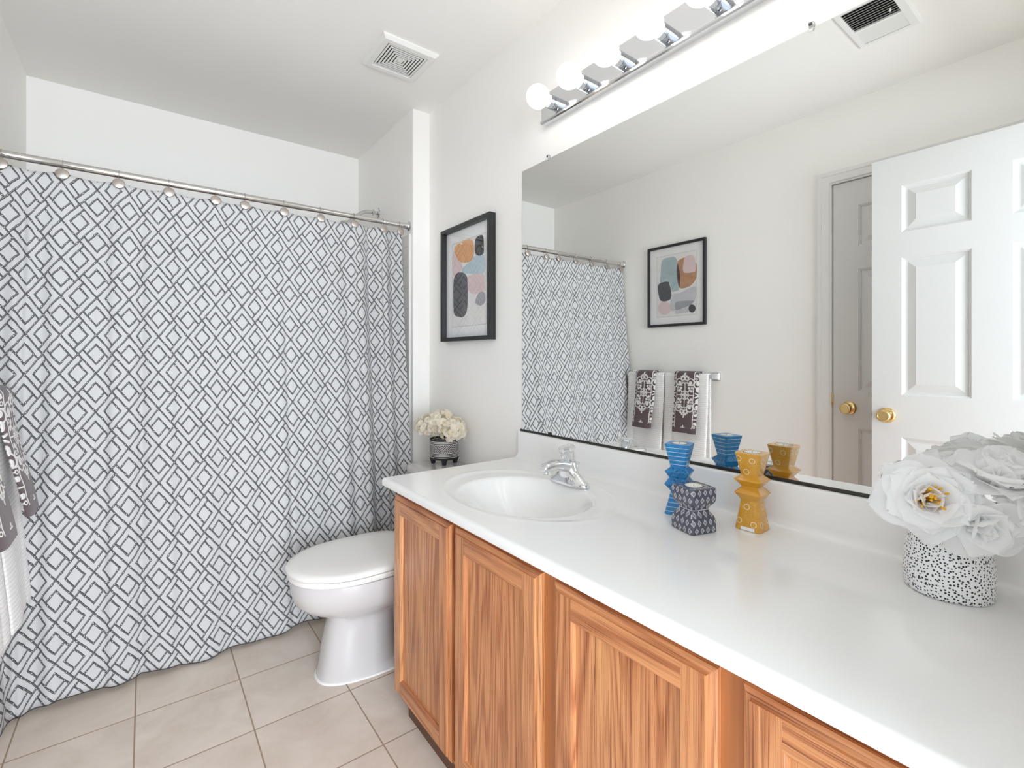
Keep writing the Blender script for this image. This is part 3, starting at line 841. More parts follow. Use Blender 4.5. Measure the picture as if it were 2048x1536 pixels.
BL = [('slate', [(1.988, 1.785), (1.971, 1.816), (1.932, 1.821), (1.888, 1.819), (1.866, 1.794), (1.863, 1.756), (1.866, 1.709), (1.861, 1.652), (1.85, 1.599), (1.877, 1.59), (1.904, 1.591), (1.915, 1.63), (1.932, 1.656), (1.994, 1.661), (1.991, 1.727)]),
      ('brown', [(1.808, 1.802), (1.839, 1.794), (1.861, 1.779), (1.866, 1.709), (1.861, 1.652), (1.845, 1.607), (1.803, 1.603), (1.762, 1.616), (1.731, 1.649), (1.723, 1.689), (1.724, 1.735), (1.734, 1.759), (1.772, 1.788)]),
      ('dkbrown', [(1.863, 1.77), (1.847, 1.725), (1.842, 1.659), (1.847, 1.612), (1.861, 1.652), (1.867, 1.709)]),
      ('pink', [(1.803, 1.805), (1.772, 1.81), (1.746, 1.802), (1.734, 1.773), (1.732, 1.708), (1.751, 1.697), (1.787, 1.697), (1.816, 1.709), (1.821, 1.74), (1.813, 1.781)]),
      ('charcoal', [(1.997, 1.657), (1.937, 1.66), (1.921, 1.635), (1.91, 1.591), (1.911, 1.548), (1.932, 1.534), (1.965, 1.53), (1.994, 1.542), (2.008, 1.582), (2.014, 1.632)]),
      ('pale', [(1.901, 1.571), (1.845, 1.575), (1.772, 1.599), (1.734, 1.604), (1.726, 1.576), (1.731, 1.535), (1.746, 1.504), (1.803, 1.482), (1.866, 1.464), (1.915, 1.468), (1.915, 1.525)]),
      ('pale', [(1.877, 1.46), (1.824, 1.467), (1.777, 1.473), (1.777, 1.447), (1.824, 1.442), (1.872, 1.439)]),
      ('grey', [(1.874, 1.516), (1.845, 1.521), (1.772, 1.518), (1.746, 1.516), (1.751, 1.5), (1.803, 1.477), (1.866, 1.465), (1.88, 1.484)]),
      ('pink', [(1.915, 1.479), (1.924, 1.454), (1.948, 1.44), (1.977, 1.442), (2.002, 1.46), (2.011, 1.487), (2.002, 1.513), (1.977, 1.527), (1.948, 1.524), (1.924, 1.506)]),
      ('charcoal', [(1.731, 1.464), (1.736, 1.45), (1.748, 1.441), (1.763, 1.442), (1.775, 1.453), (1.78, 1.468), (1.775, 1.483), (1.763, 1.491), (1.748, 1.49), (1.736, 1.48)])]
picture(-W, 1, 1.660, 2.093, 1.359, 1.904, 0.019, 0.017, BL, [(2.02, 1.834), (1.724, 1.428)], 0.06, 'black framed abstract print with slate and copper shapes above the towel bar')
BR = [('blue', [(1.857, 1.59), (1.824, 1.608), (1.75, 1.596), (1.745, 1.527), (1.792, 1.522), (1.879, 1.535), (1.937, 1.549), (1.925, 1.571)]),
      ('pink', [(2.015, 1.66), (1.954, 1.618), (1.937, 1.591), (1.931, 1.566), (1.972, 1.548), (2.018, 1.548)]),
      ('orange', [(2.003, 1.676), (1.913, 1.693), (1.851, 1.685), (1.832, 1.657), (1.835, 1.61), (1.868, 1.588), (1.937, 1.596), (1.972, 1.615)]),
      ('black', [(1.818, 1.68), (1.786, 1.691), (1.76, 1.686), (1.752, 1.653), (1.752, 1.613), (1.771, 1.602), (1.802, 1.606), (1.824, 1.626)]),
      ('pink', [(1.857, 1.526), (1.76, 1.518), (1.75, 1.488), (1.75, 1.443), (1.835, 1.438), (1.879, 1.463), (1.885, 1.512)]),
      ('dark', [(1.984, 1.549), (1.937, 1.55), (1.896, 1.528), (1.885, 1.488), (1.888, 1.381), (1.913, 1.344), (1.954, 1.341), (2.003, 1.357), (2.012, 1.404), (2.011, 1.516)]),
      ('grey', [(1.792, 1.436), (1.75, 1.435), (1.742, 1.397), (1.776, 1.38), (1.818, 1.398)])]
picture(0.0, -1, 1.675, 2.098, 1.228, 1.768, 0.033, 0.018, BR, [(2.024, 1.693), (1.735, 1.299)], 0.06, 'black framed abstract print with apricot and graphite shapes beside the mirror')

# ------------------------------------------------------------------ ceiling fittings
fan = thing('exhaust_fan_grille', 'square white fan cover with concentric slots on the ceiling', 'ceiling vent', (-0.322, 1.929, H))
fx, fy, fs = -0.322, 1.929, 0.122
g = MB()
def sq(cx, cy, h, z): return [(cx-h, cy-h, z), (cx+h, cy-h, z), (cx+h, cy+h, z), (cx-h, cy+h, z)]
L = [g.loop(sq(fx, fy, h, H-d)) for h, d in ((fs, 0.0), (fs, 0.006), (fs-0.012, 0.017), (0.089, 0.017), (0.087, 0.012), (0.0865, 0.004))]
for a, b in zip(L, L[1:]): g.bridge(a, b, 0, False)
part('cover', g, M_WHITEPL, fan, autosmooth=None)
part('cavity_shade_sheet', MB().box(fx-0.0868, fx+0.0868, fy-0.0868, fy+0.0868, H-0.005, H-0.0005), M_GAPSHADE, fan, 'black sheet standing in for the shade behind the slots')  # flat black sheet, paints the shade seen between the slat rings
hs = 0.0845
while hs > 0.016:
    s_ = MB()
    L = [s_.loop(sq(fx, fy, h, H-d)) for h, d in ((hs, 0.0150), (hs-0.0072, 0.0150), (hs-0.0072, 0.0128), (hs, 0.0128))]
    for a, b in zip(L, L[1:]+L[:1]): s_.bridge(a, b, 0, False)
    part('slat_ring', s_, M_WHITEPL, fan, autosmooth=None); hs -= 0.0125
part('centre_cap', MB().box(fx-0.012, fx+0.012, fy-0.012, fy+0.012, H-0.014, H-0.004, 0.001), M_WHITEPL, fan)

reg = thing('air_register', 'white louvered air register on the ceiling above the vanity aisle', 'ceiling vent', (-1.02, 0.612, H))
x0, x1, y0, y1 = -1.178, -0.862, 0.510, 0.716
ix0, ix1, iy0, iy1 = -1.152, -0.888, 0.542, 0.690
g = MB()
def rc(x0, x1, y0, y1, z): return [(x0, y0, z), (x1, y0, z), (x1, y1, z), (x0, y1, z)]
L = [g.loop(q) for q in (rc(x0, x1, y0, y1, H), rc(x0, x1, y0, y1, H-0.002), rc(x0+0.008, x1-0.008, y0+0.008, y1-0.008, H-0.008), rc(ix0, ix1, iy0, iy1, H-0.008), rc(ix0, ix1, iy0, iy1, H-0.001))]
for a, b in zip(L, L[1:]): g.bridge(a, b, 0, False)
part('face_frame', g, M_WHITEPL, reg, autosmooth=None)
part('duct_shade_sheet', MB().box(ix0, ix1, iy0, iy1, H-0.0012, H-0.0004), M_GAPSHADE, reg, 'thin black sheet standing in for the shaded duct')  # duct depth not modelled, its darkness is the sheet's black colour
part('divider', MB().box(-1.047, -1.036, iy0, iy1, H-0.0085, H-0.0015), M_WHITEPL, reg)
for k in range(9):
    for xs, tilt in ((-0.895-k*0.0155, 0.0042), (-1.053-k*0.0112, -0.0056)):
        if xs < ix0+0.004: continue
        l_ = MB()
        l_.loft([[(xs+tilt, y, H-0.0084), (xs+tilt+0.0013, y, H-0.0084), (xs-tilt+0.0013, y, H-0.0016), (xs-tilt, y, H-0.0016)] for y in (iy0, iy1)], 0, False)
        part('louver', l_, M_WHITEPL, reg, autosmooth=None)
part('lever', MB().box(-0.99, -0.984, 0.560, 0.566, H-0.018, H-0.008, 0.001), M_WHITEPL, reg)

# ------------------------------------------------------------------ vanity light bar
lb = thing('vanity_light_bar', 'chrome vanity light bar with round bulbs above the mirror', 'wall light', (0, 0.735, 2.055))
z0, z1, yl0, yl1 = 2.004, 2.111, 0.126, 1.345
bpf = MB()
prof = [(0.0, z0+0.004), (-0.020, z0+0.001), (-0.027, z0), (-0.0325, z0+0.003), (-0.034, z0+0.008), (-0.0325, z0+0.0125), (-0.028, z0+0.0145), (-0.028, z1-0.003), (-0.026, z1), (0.0, z1)]
a = bpf.loop([(x, yl0, z) for x, z in prof]); b = bpf.loop([(x, yl1, z) for x, z in prof])
bpf.bridge(a, b, 0, True); bpf.face(a[::-1]); bpf.face(b)
part('backplate', bpf, M_CHROME, lb, 'chrome backplate', autosmooth=25)
for k in range(8):
    y = 1.262-0.1520*k; zc = 2.046
    so = part('bulb_socket', MB().lathe([(0.0225, 0.0), (0.0225, 0.024), (0.0212, 0.0245), (0.0212, 0.026), (0.0225, 0.0265), (0.0225, 0.044), (0.020, 0.045)], (-0.028, y, zc), (-1, 0, 0), 28), M_SOCK, lb, 'chrome socket')
    part('globe_bulb', MB().lathe([(0.013, 0.0), (0.016, 0.004), (0.0245, 0.010), (0.0335, 0.020), (0.0385, 0.033), (0.0395, 0.043), (0.0375, 0.055), (0.032, 0.066), (0.0225, 0.0755), (0.011, 0.0805), (0.0005, 0.082)], (-0.0735, y, zc), (-1, 0, 0), 32), M_BULB, so, 'white lit globe bulb')

# ------------------------------------------------------------------ wall mirror
mr = thing('wall_mirror', 'large frameless wall mirror above the vanity backsplash', 'mirror', (0, 0.74, 1.37))
MZ0, MZ1, MY0, MY1 = 0.866, 1.8828, 0.0, 1.485
part('glass', MB().box(-0.0065, -0.0012, MY0, MY1, MZ0, MZ1), M_MIRROR, mr, 'mirrored glass', autosmooth=None)
part('bottom_channel', MB().box(-0.0085, -0.001, MY0, MY1+0.012, 0.8605, 0.8685, 0.0008), M_DKMETAL, mr, 'dark metal bottom channel')
for y, z in ((1.331, 1.884), (0.45, 1.884)):
    part('clip', MB().box(-0.0115, -0.0008, y-0.006, y+0.006, z-0.008, z+0.012, 0.0025).lathe([(0.004, 0), (0.004, 0.002), (0.001, 0.003)], (-0.0115, y, z+0.006), (-1, 0, 0), 14), M_CLEARPL, mr, 'clear plastic mirror clip')
part('clip', MB().box(-0.0115, -0.0008, 1.315, 1.329, 0.862, 0.876, 0.002), M_DKMETAL, mr, 'dark metal mirror clip')

# ------------------------------------------------------------------ vanity cabinet
vc = thing('vanity_cabinet', 'oak vanity cabinet with framed flat-panel doors under the white countertop', 'cabinet', (-0.3, 0.73, 0.0))
FX = -0.525
body = MB()
def _rc(i, z): return [(FX+i, YN+0.003+i, z), (-0.003-i, YN+0.003+i, z), (-0.003-i, 1.484-i, z), (FX+i, 1.484-i, z)]
body.loft([_rc(0, 0.052), _rc(0, 0.733), _rc(0.019, 0.733), _rc(0.019, 0.07)], 0, False)
part('carcass', body, [M_OAKDARK], vc, 'oak face frame and sides')
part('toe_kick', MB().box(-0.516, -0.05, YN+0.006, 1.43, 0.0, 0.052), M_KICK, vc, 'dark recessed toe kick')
def cab_door(y0, y1, z0, z1, k):
    ov, oh = OAKS[k]
    fr = MB()
    def rect(i, d): return [(FX-d, y0+i, z0+i), (FX-d, y1-i, z0+i), (FX-d, y1-i, z1-i), (FX-d, y0+i, z1-i)]
    def ring(A, B, sm=False):                   # bridge with cross grain on the top and bottom sides
        for i in range(4):
            j = (i+1) % 4; fr.face((A[i], A[j], B[j], B[i]), 1 if i in (0, 2) else 0, sm)
    L = [fr.loop(rect(i, d)) for i, d in ((0, 0.0005), (0, 0.010), (0.002, 0.0125), (0.006, 0.0148), (0.012, 0.0160), (0.0125, 0.0200))]
    for a, b in zip(L, L[1:]): ring(a, b)
    fr.face(L[0], 0)
    i0, i1 = 0.0125, 0.054; d = 0.0200
    def q(ya, yb, za, zb, mi): fr.face(fr.loop([(FX-d, ya, za), (FX-d, yb, za), (FX-d, yb, zb), (FX-d, ya, zb)]), mi)
    q(y0+i0, y0+i1, z0+i0, z1-i0, 0); q(y1-i1, y1-i0, z0+i0, z1-i0, 0)
    q(y0+i1, y1-i1, z0+i0, z0+i1, 1); q(y0+i1, y1-i1, z1-i1, z1-i0, 1)
    L = [fr.loop(rect(i, e)) for i, e in ((0.054, 0.0200), (0.0545, 0.0182), (0.0585, 0.0150), (0.0600, 0.0105))]
    for a, b in zip(L, L[1:]): ring(a, b)
    dr = part('door', fr, [ov, oh], vc, None, autosmooth=None)
    pn = MB().box(FX-0.0020, FX-0.0108, y0+0.059, y1-0.059, z0+0.059, z1-0.059)
    part('panel', pn, [OAKS[(k+2) % 5][0]], dr, autosmooth=None)
for k, (a, b) in enumerate(((1.124, 1.487), (0.756, 1.103), (0.371, 0.715), (-0.012, 0.333))): cab_door(a, b, 0.064, 0.702, k)

# ------------------------------------------------------------------ countertop with basin
ctp = thing('vanity_countertop', 'long white cultured marble countertop with a built-in oval sink', 'countertop', (-0.3, 0.73, CT))
SCX, SCY = -0.318, 1.083
def ztop(x, y):
    eo = math.sqrt(((x-SCX-0.012)/0.212)**2+((y-SCY-0.012)/0.292)**2)
    ei = math.sqrt(((x-SCX)/0.168)**2+((y-SCY)/0.205)**2)
    z = CT
    z -= 0.0032*(1-smooth(0.90, 1.01, eo)); z += 0.0007*math.exp(-((eo-1.01)/0.03)**2)
    if ei < 1.08:
        t = min(1.0, ei/1.08)
        z -= 0.130*(1-t**2.2)**1.45
    return z
GX0, GX1, GY0, GY1 = -0.5475, -0.052, 0.74, 1.44
ba = MB(); nx, ny = 124, 176
def gp(i, j):
    x = GX0+(GX1-GX0)*i/nx; y = GY0+(GY1-GY0)*j/ny
    return (x, y, ztop(x, y))
P = [[gp(i, j) for j in range(ny+1)] for i in range(nx+1)]
I1 = ba.grid(P, 0, True, None, True)
I2 = ba.grid([[(x, y, min(z, CT)-0.026) for x, y, z in row] for row in P], 0, True)
for i in range(nx): ba.face((I1[i][0], I1[i+1][0], I2[i+1][0], I2[i][0])); ba.face((I1[i][ny], I1[i+1][ny], I2[i+1][ny], I2[i][ny]))
for j in range(ny): ba.face((I1[0][j], I1[0][j+1], I2[0][j+1], I2[0][j])); ba.face((I1[nx][j], I1[nx][j+1], I2[nx][j+1], I2[nx][j]))
part('basin', ba, M_CULT, ctp, 'white oval basin', autosmooth=50)
for q in range(0): pass
sl = MB()
zb_ = CT-0.0245
prof = [(GX0, zb_), (CX+0.004, zb_), (CX+0.0008, CT-0.0230), (CX, CT-0.020), (CX, CT-0.009), (CX+0.0022, CT-0.004), (CX+0.0065, CT-0.001), (CX+0.012, CT), (CX+0.0135, CT), (CX+0.016, CT), (GX0, CT)]
prof2 = [(GX1, zb_)]+prof[1:-1]+[(GX1, CT)]
def ring_(p, y): return sl.loop([(x, y, z) for x, z in p])
# one closed body: full-width ends, front strip beside the basin cut-out
e0, e1 = ring_(prof2, CY0), ring_(prof2, GY0); sl.bridge(e0, e1, 0, True); sl.face(e0[::-1])
m0, m1 = ring_(prof, GY0), ring_(prof, GY1); sl.bridge(m0, m1, 0, True)
f0, f1 = ring_(prof2, GY1), ring_(prof2, CY1); sl.bridge(f0, f1, 0, True); sl.face(f1)
sl.face(e1); sl.face(f0[::-1])
part('slab', sl, M_CULT, ctp, autosmooth=35)
bs = MB()
prof = [(GX1, CT)]+[(-0.020-0.022*(1-sin(math.radians(t))), CT+0.022*(1-cos(math.radians(t)))) for t in range(0, 91, 15)]
prof = [(GX1, CT), (-0.042, CT)]+[(-0.042+0.022*sin(math.radians(t)), CT+0.022*(1-cos(math.radians(t)))) for t in range(10, 91, 10)]
prof += [(-0.020, 0.853), (-0.0185, 0.857), (-0.0145, 0.8592), (-0.009, 0.86), (-0.001, 0.86), (-0.001, CT-0.0245), (-0.02, CT-0.0245)]
a = bs.loop([(x, CY0, z) for x, z in prof]); b = bs.loop([(x, CY1-0.002, z) for x, z in prof])
bs.bridge(a, b, 0, True); bs.face(a[::-1]); bs.face(b)
part('backsplash', bs, M_CULT, ctp, autosmooth=35)
dz = ztop(SCX+0.0, SCY)
part('drain', MB().lathe([(0.022, -0.004), (0.023, 0.002), (0.020, 0.003), (0.017, 0.001), (0.016, 0.004), (0.001, 0.006)], (SCX, SCY, dz+0.001), (0, 0, 1), 28), M_CHROME, ctp, 'chrome drain')

# ------------------------------------------------------------------ faucet
FXc, FYc = -0.136, 1.088; FZ = ztop(-0.112, FYc)+0.001
fc = thing('faucet', 'chrome centerset faucet with a clear knob behind the oval sink', 'faucet', (FXc, FYc, FZ))
def sell(cx, cy, ax, ay, z, n=40, e=2.0, tx=0.0):
    o = []
    for k in range(n):
        t = 2*PI*k/n; c, s_ = cos(t), sin(t)
        o.append((cx+ax*math.copysign(abs(c)**(2/e), c), cy+ay*math.copysign(abs(s_)**(2/e), s_), z+tx*c))
    return o
bd = MB().loft([sell(FXc, FYc, 0.027, 0.080, FZ, e=2.3), sell(FXc, FYc, 0.028, 0.081, FZ+0.003, e=2.3), sell(FXc, FYc, 0.027, 0.079, FZ+0.010, e=2.2), sell(FXc, FYc, 0.0245, 0.066, FZ+0.017),
                sell(FXc, FYc, 0.0235, 0.052, FZ+0.027), sell(FXc-0.001, FYc, 0.0235, 0.039, FZ+0.038), sell(FXc-0.002, FYc, 0.0238, 0.030, FZ+0.050), sell(FXc-0.002, FYc, 0.0235, 0.0255, FZ+0.060),
                sell(FXc-0.001, FYc, 0.0225, 0.0235, FZ+0.067), sell(FXc, FYc, 0.020, 0.021, FZ+0.069)])
part('body', bd, M_CHROME, fc)
sp = MB(); loops = []
for k in range(15):
    t = k/14; x = FXc-0.004-0.106*t
    zc = FZ+0.052+0.012*sin(t*PI*0.85)+0.001*t
    hy = 0.0245-0.0075*t; hz = 0.0205-0.0080*t
    if t > 0.9: hz *= 1-0.35*((t-0.9)/0.1)**2; hy *= 1-0.25*((t-0.9)/0.1)**2
    loops.append([(x, FYc+hy*math.copysign(abs(cos(a))**0.8, cos(a)), zc+hz*math.copysign(abs(sin(a))**0.8, sin(a))) for a in [2*PI*q/24 for q in range(24)]])
sp.loft(loops)
part('spout', sp, M_CHROME, fc)
ex = FXc-0.096
part('aerator', MB().lathe([(0.0108, 0.0), (0.0112, 0.002), (0.0112, 0.013), (0.010, 0.014), (0.009, 0.012), (0.001, 0.012)][::1], (ex, FYc, FZ+0.056), (0, 0, -1), 28), M_CHROME, fc)
ka = Vector((-0.30, 0.03, 1)).normalized()
part('handle', MB().lathe([(0.0150, 0.0), (0.0175, 0.002), (0.0195, 0.010), (0.0215, 0.022), (0.0235, 0.031), (0.0262, 0.036), (0.0270, 0.041), (0.0255, 0.0455), (0.0205, 0.0475), (0.0185, 0.0450), (0.001, 0.0440)], (FXc+0.001, FYc, FZ+0.070), ka, 96, 0, True, True, (18, 0.035)), M_ACRYL, fc, 'clear fluted acrylic knob')
part('handle_stem', MB().lathe([(0.0085, 0.0), (0.0085, 0.034), (0.010, 0.036), (0.010, 0.039), (0.001, 0.0395)], (FXc+0.001, FYc, FZ+0.0695), ka, 20), M_CHROME, fc)
part('lift_rod', MB().lathe([(0.0028, 0.0), (0.0028, 0.030), (0.0065, 0.032), (0.0070, 0.035), (0.0055, 0.037), (0.001, 0.0375)], (FXc+0.024, FYc-0.012, FZ+0.028), (0, 0, 1), 18), M_CHROME, fc)

# ------------------------------------------------------------------ candle holders
def rsq(h, z, r=0.10, n=10):
    """rounded square loop with 4*n points, half size h"""
    o = []
    for k in range(4*n):
        t = 2*PI*(k+0.5)/(4*n); c, s_ = cos(t), sin(t)
        m_ = max(abs(c), abs(s_)); e = 14.0 if r < 0.2 else 7.0
        f = (abs(c)**e+abs(s_)**e)**(-1/e)
        o.append((h*c*f, h*s_*f, z))
    return o
def circ(r, z, n=10): return [(r*cos(2*PI*(k+0.5)/(4*n)), r*sin(2*PI*(k+0.5)/(4*n)), z) for k in range(4*n)]
def holder(name, prof, hgt, cr, x, y, rz, mat, label, candle_label, grp_h, grp_c, rnd=0.1, smoothf=False):
    mb = MB()
    loops = [rsq(h, z, rnd) for h, z in prof]+[circ(cr+0.0012, hgt), circ(cr+0.0012, hgt-0.0125)]
    mb.loft(loops, 0, smoothf)
    me = mb.build(name, [mat], (0, 0, 0), 40 if smoothf else None)
    o = bpy.data.objects.new(name, me); col.objects.link(o); o.location = (x, y, CT+0.0003); o.rotation_euler = (0, 0, rz)
    tagit(o, label, 'candle holder', grp_h)
    c = thing('tealight_candle', candle_label, 'candle', (x, y, CT+hgt-0.0118), grp_c)
    part('cup', MB().lathe([(cr, 0.0), (cr, 0.0125), (cr-0.0007, 0.0128), (cr-0.0007, 0.0112)], (0, 0, 0), (0, 0, 1), 36, 0, True, False), M_TIN, c, local=True)
    part('wax', MB().lathe([(cr-0.0008, 0.001), (cr-0.0008, 0.0118), (cr-0.003, 0.0112), (0.001, 0.0110)], (0, 0, 0), (0, 0, 1), 36), M_WAX, c, 'white wax', local=True)
    part('wick', MB().tube([(0, 0, 0.0108), (0.0004, 0, 0.0150)], 0.0005, 6), M_WICK, c, local=True)
    return o
A_ = math.radians
tall = [(0.0284, 0.0), (0.0290, 0.0015), (0.0196, 0.064), (0.0200, 0.066), (0.0308, 0.0815), (0.0308, 0.083), (0.0186, 0.0955), (0.0186, 0.097), (0.0312, 0.1115), (0.0312, 0.113), (0.0192, 0.122), (0.0192, 0.1235), (0.0298, 0.1725), (0.0290, 0.1737)]
g_o = holder('candle_holder', tall, 0.1737, 0.0185, -0.0853, 0.5428, A_(2.6), M_GOLD, 'tall ochre yellow stone candle holder with etched circles', 'white tealight sunk in the ochre yellow candle holder', 'stone candle holders', 'tealight candles', 0.3)
part('sticker', MB().loft([[(-0.0292, y, 0.0012), (-0.0292, y, 0.0085), (-0.0284, y, 0.0085), (-0.0284, y, 0.0012)] for y in (-0.017, 0.013)], 0, False), M_STICK, g_o, 'white paper sticker', local=True)
tall2 = [(0.0300, 0.0), (0.0302, 0.0015), (0.0180, 0.0545), (0.0180, 0.056), (0.0305, 0.0725), (0.0305, 0.074), (0.0215, 0.0885), (0.0215, 0.090), (0.0298, 0.1045), (0.0298, 0.106), (0.0186, 0.1155), (0.0186, 0.117), (0.0300, 0.1715), (0.0298, 0.1741)]
holder('candle_holder', tall2, 0.1741, 0.0180, -0.1192, 0.7086, A_(19.1), M_BLUE, 'tall bright blue stone candle holder with white stripes', 'white tealight sunk in the bright blue candle holder', 'stone candle holders', 'tealight candles')
short = [(0.0345, 0.0), (0.0362, 0.0025), (0.0364, 0.020), (0.0355, 0.028), (0.0325, 0.035), (0.0270, 0.042), (0.0243, 0.0465), (0.0236, 0.0493), (0.0243, 0.052), (0.0270, 0.0565), (0.0325, 0.0635), (0.0355, 0.070), (0.0362, 0.077), (0.0362, 0.0945), (0.0352, 0.0975), (0.0335, 0.0985)]
holder('candle_holder', short, 0.0985, 0.0195, -0.1954, 0.6218, A_(-16.2), M_NAVY, 'short slate grey stone candle holder with etched diamonds', 'white tealight sunk in the short slate candle holder', 'stone candle holders', 'tealight candles', 0.1, True)

# ------------------------------------------------------------------ flowers
def petal(mb, base, axis, az, phi0, phi1, length, width, cup, rng, nl=7, nw=6, ruffle=0.12, mi=0):
    """petal from base: bends from polar angle phi0 to phi1 about the flower axis"""
    ax = Vector(axis).normalized(); t = Vector((0, 0, 1)) if abs(ax.z) < 0.8 else Vector((1, 0, 0))
    e1 = (t-ax*t.dot(ax)).normalized(); e2 = ax.cross(e1)
    rad = e1*cos(az)+e2*sin(az); tan = -e1*sin(az)+e2*cos(az)
    p = Vector(base); P = []
    ph = [rng.uniform(0, 6.28) for _ in range(3)]
    for i in range(nl+1):
        f = i/nl; phi = phi0+(phi1-phi0)*f
        d = ax*cos(phi)+rad*sin(phi); nrm = rad*cos(phi)-ax*sin(phi)
        if i: p = p+d*(length/nl)
        w = width*(0.30+0.70*math.sin(PI*min(1.0, 0.06+0.62*f)))*(1.0 if f < 0.62 else math.sqrt(max(0.0, 1-((f-0.62)/0.385)**2)))
        row = []
        for j in range(nw+1):
            g = 2*j/nw-1
            q = p+tan*(w*g*0.5)-nrm*(cup*w*g*g*0.5)
            rf = ruffle*width*f*f*(abs(g)*0.7+0.3)
            q = q+nrm*(rf*0.40*sin(g*4+ph[0]+f*3))+d*(rf*0.28*sin(g*5.5+ph[1])-0.04*length*f*(g*g))
            row.append(q)
        P.append(row)
    mb.grid(P, mi, True)
def peony(c, axis, R, label, seed, n=(7, 8, 8, 7), stamen=False, floorz=None):
    rng = random.Random(seed); c = Vector(c); ax = Vector(axis).normalized()
    t = thing('peony_flower', label, 'flower', c-ax*R*0.55, 'white peonies in the speckled vase')
    pet = MB(); b = c-ax*R*0.55
    lay = [(n[0], 0.5, 1.75, 1.30, 1.15, 0.25), (n[1], 0.35, 1.25, 1.25, 1.05, 0.35), (n[2], 0.22, 0.72, 1.15, 0.95, 0.45), (n[3], 0.10, 0.20, 1.00, 0.80, 0.55)]
    for li, (k, p0, p1, ln, wd, cp) in enumerate(lay):
        for q in range(k):
            az = 2*PI*q/k+li*0.45+rng.uniform(-0.2, 0.2)
            s_ = rng.uniform(0.88, 1.1)
            petal(pet, b+ax*(0.02*R*li), ax, az, p0+rng.uniform(-0.1, 0.1), p1+rng.uniform(-0.25, 0.2), R*ln*s_, R*wd*s_, cp*rng.uniform(0.7, 1.2), rng, 15, 14, 0.15)
    part('petals', pet, M_PEONY, t, autosmooth=None)
    if stamen:
        s_ = MB()
        for q in range(26):
            a = rng.uniform(0, 6.28); r = rng.uniform(0, 0.30)
            tt = Vector((0, 0, 1)) if abs(ax.z) < 0.8 else Vector((1, 0, 0))
            e1 = (tt-ax*tt.dot(ax)).normalized(); e2 = ax.cross(e1)
            d = (ax+(e1*cos(a)+e2*sin(a))*r*1.5).normalized()
            s_.tube([b+ax*0.2*R, b+d*R*0.75, b+d*R*0.95], [0.0007, 0.0007, 0.0019], 6)
        part('stamens', s_, M_STAMEN, t, 'yellow stamens', autosmooth=None)
    return t
VX, VY = -0.120, 0.200
vs = MB().lathe([(0.050, 0.0), (0.0555, 0.0008), (0.0578, 0.004), (0.0590, 0.020), (0.0588, 0.040), (0.0570, 0.062), (0.0535, 0.082), (0.0480, 0.098), (0.0430, 0.105), (0.0405, 0.1055), (0.0400, 0.100), (0.0420, 0.080), (0.0430, 0.03), (0.001, 0.028)], (VX, VY, CT+0.0003), (0, 0, 1), 56)
single('flower_vase', vs, [M_VASE], 'rounded white vase with small black speckles on the countertop', 'vase', (VX, VY, CT+0.0003))
peony((-0.212, 0.208, 0.928), (-0.80, -0.42, 0.30), 0.062, 'white peony with yellow stamens leaning to the front of the vase', 11, (8, 9, 8, 5), True)
peony((-0.118, 0.222, 0.950), (-0.25, 0.20, 1.0), 0.060, 'white peony at the back of the vase nearest the door reflection', 12, (7, 8, 8, 7))
peony((-0.140, 0.135, 0.968), (-0.35, -0.30, 1.0), 0.064, 'tallest white peony rising above the speckled vase', 13, (7, 8, 8, 7))
peony((-0.125, 0.085, 0.918), (-0.35, -0.75, 0.45), 0.062, 'white peony drooping over the far right side of the vase', 14, (7, 8, 8, 7))
peony((-0.190, 0.148, 0.895), (-0.75, -0.50, -0.20), 0.050, 'small white peony hanging low over the speckled vase front', 15, (6, 6, 5, 4))

# left pot on the toilet tank
PX, PY, PZ = -0.093, 1.955, 0.6655
pt = thing('potted_hydrangea', 'cream hydrangeas in a black carved footed pot on the toilet tank', 'potted flowers', (PX, PY, PZ))
part('pot', MB().lathe([(0.050, 0.022), (0.060, 0.0225), (0.0632, 0.026), (0.0640, 0.034), (0.0650, 0.070), (0.0655, 0.112), (0.0640, 0.115), (0.0610, 0.114), (0.0600, 0.100), (0.058, 0.04), (0.001, 0.038)], (PX, PY, PZ), (0, 0, 1), 64), M_POT, pt, 'black pot with carved white lines')
for k in range(4):
    a = math.atan2(-PY, -1.1874-PX)+k*PI/2
    cx, cy = PX+0.0500*cos(a), PY+0.0500*sin(a)
    part('foot', MB().lathe([(0.0085, 0.0), (0.0100, 0.002), (0.0115, 0.012), (0.0160, 0.0225), (0.017, 0.026)], (cx, cy, PZ), (0, 0, 1), 20), M_POT, pt)
def hydrangea(c, R, seed, nfl):
    rng = random.Random(seed); mb = MB()
    for k in range(nfl):
        zf = 1-1.55*(k+0.5)/nfl; th = k*2.39996+rng.uniform(-0.2, 0.2); rr = math.sqrt(max(0, 1-zf*zf))
        d = Vector((rr*cos(th), rr*sin(th), zf)); d = (d+Vector((rng.uniform(-.15, .15), rng.uniform(-.15, .15), rng.uniform(-.15, .15)))).normalized()
        p = Vector(c)+Vector((d.x*R[0], d.y*R[1], d.z*R[2]))*rng.uniform(0.86, 1.04)
        n = rng.choice((4, 4, 5)); a0 = rng.uniform(0, 6.28)
        for q in range(n):
            petal(mb, p-d*0.004, d, a0+2*PI*q/n, 0.95, 1.45+rng.uniform(-.35, .25), rng.uniform(0.017, 0.022), rng.uniform(0.018, 0.022), 0.10, rng, 3, 3, 0.25)
        mb.sphere(p, 0.0022, 6, 4, (1, 1, 1), 1)
    return mb
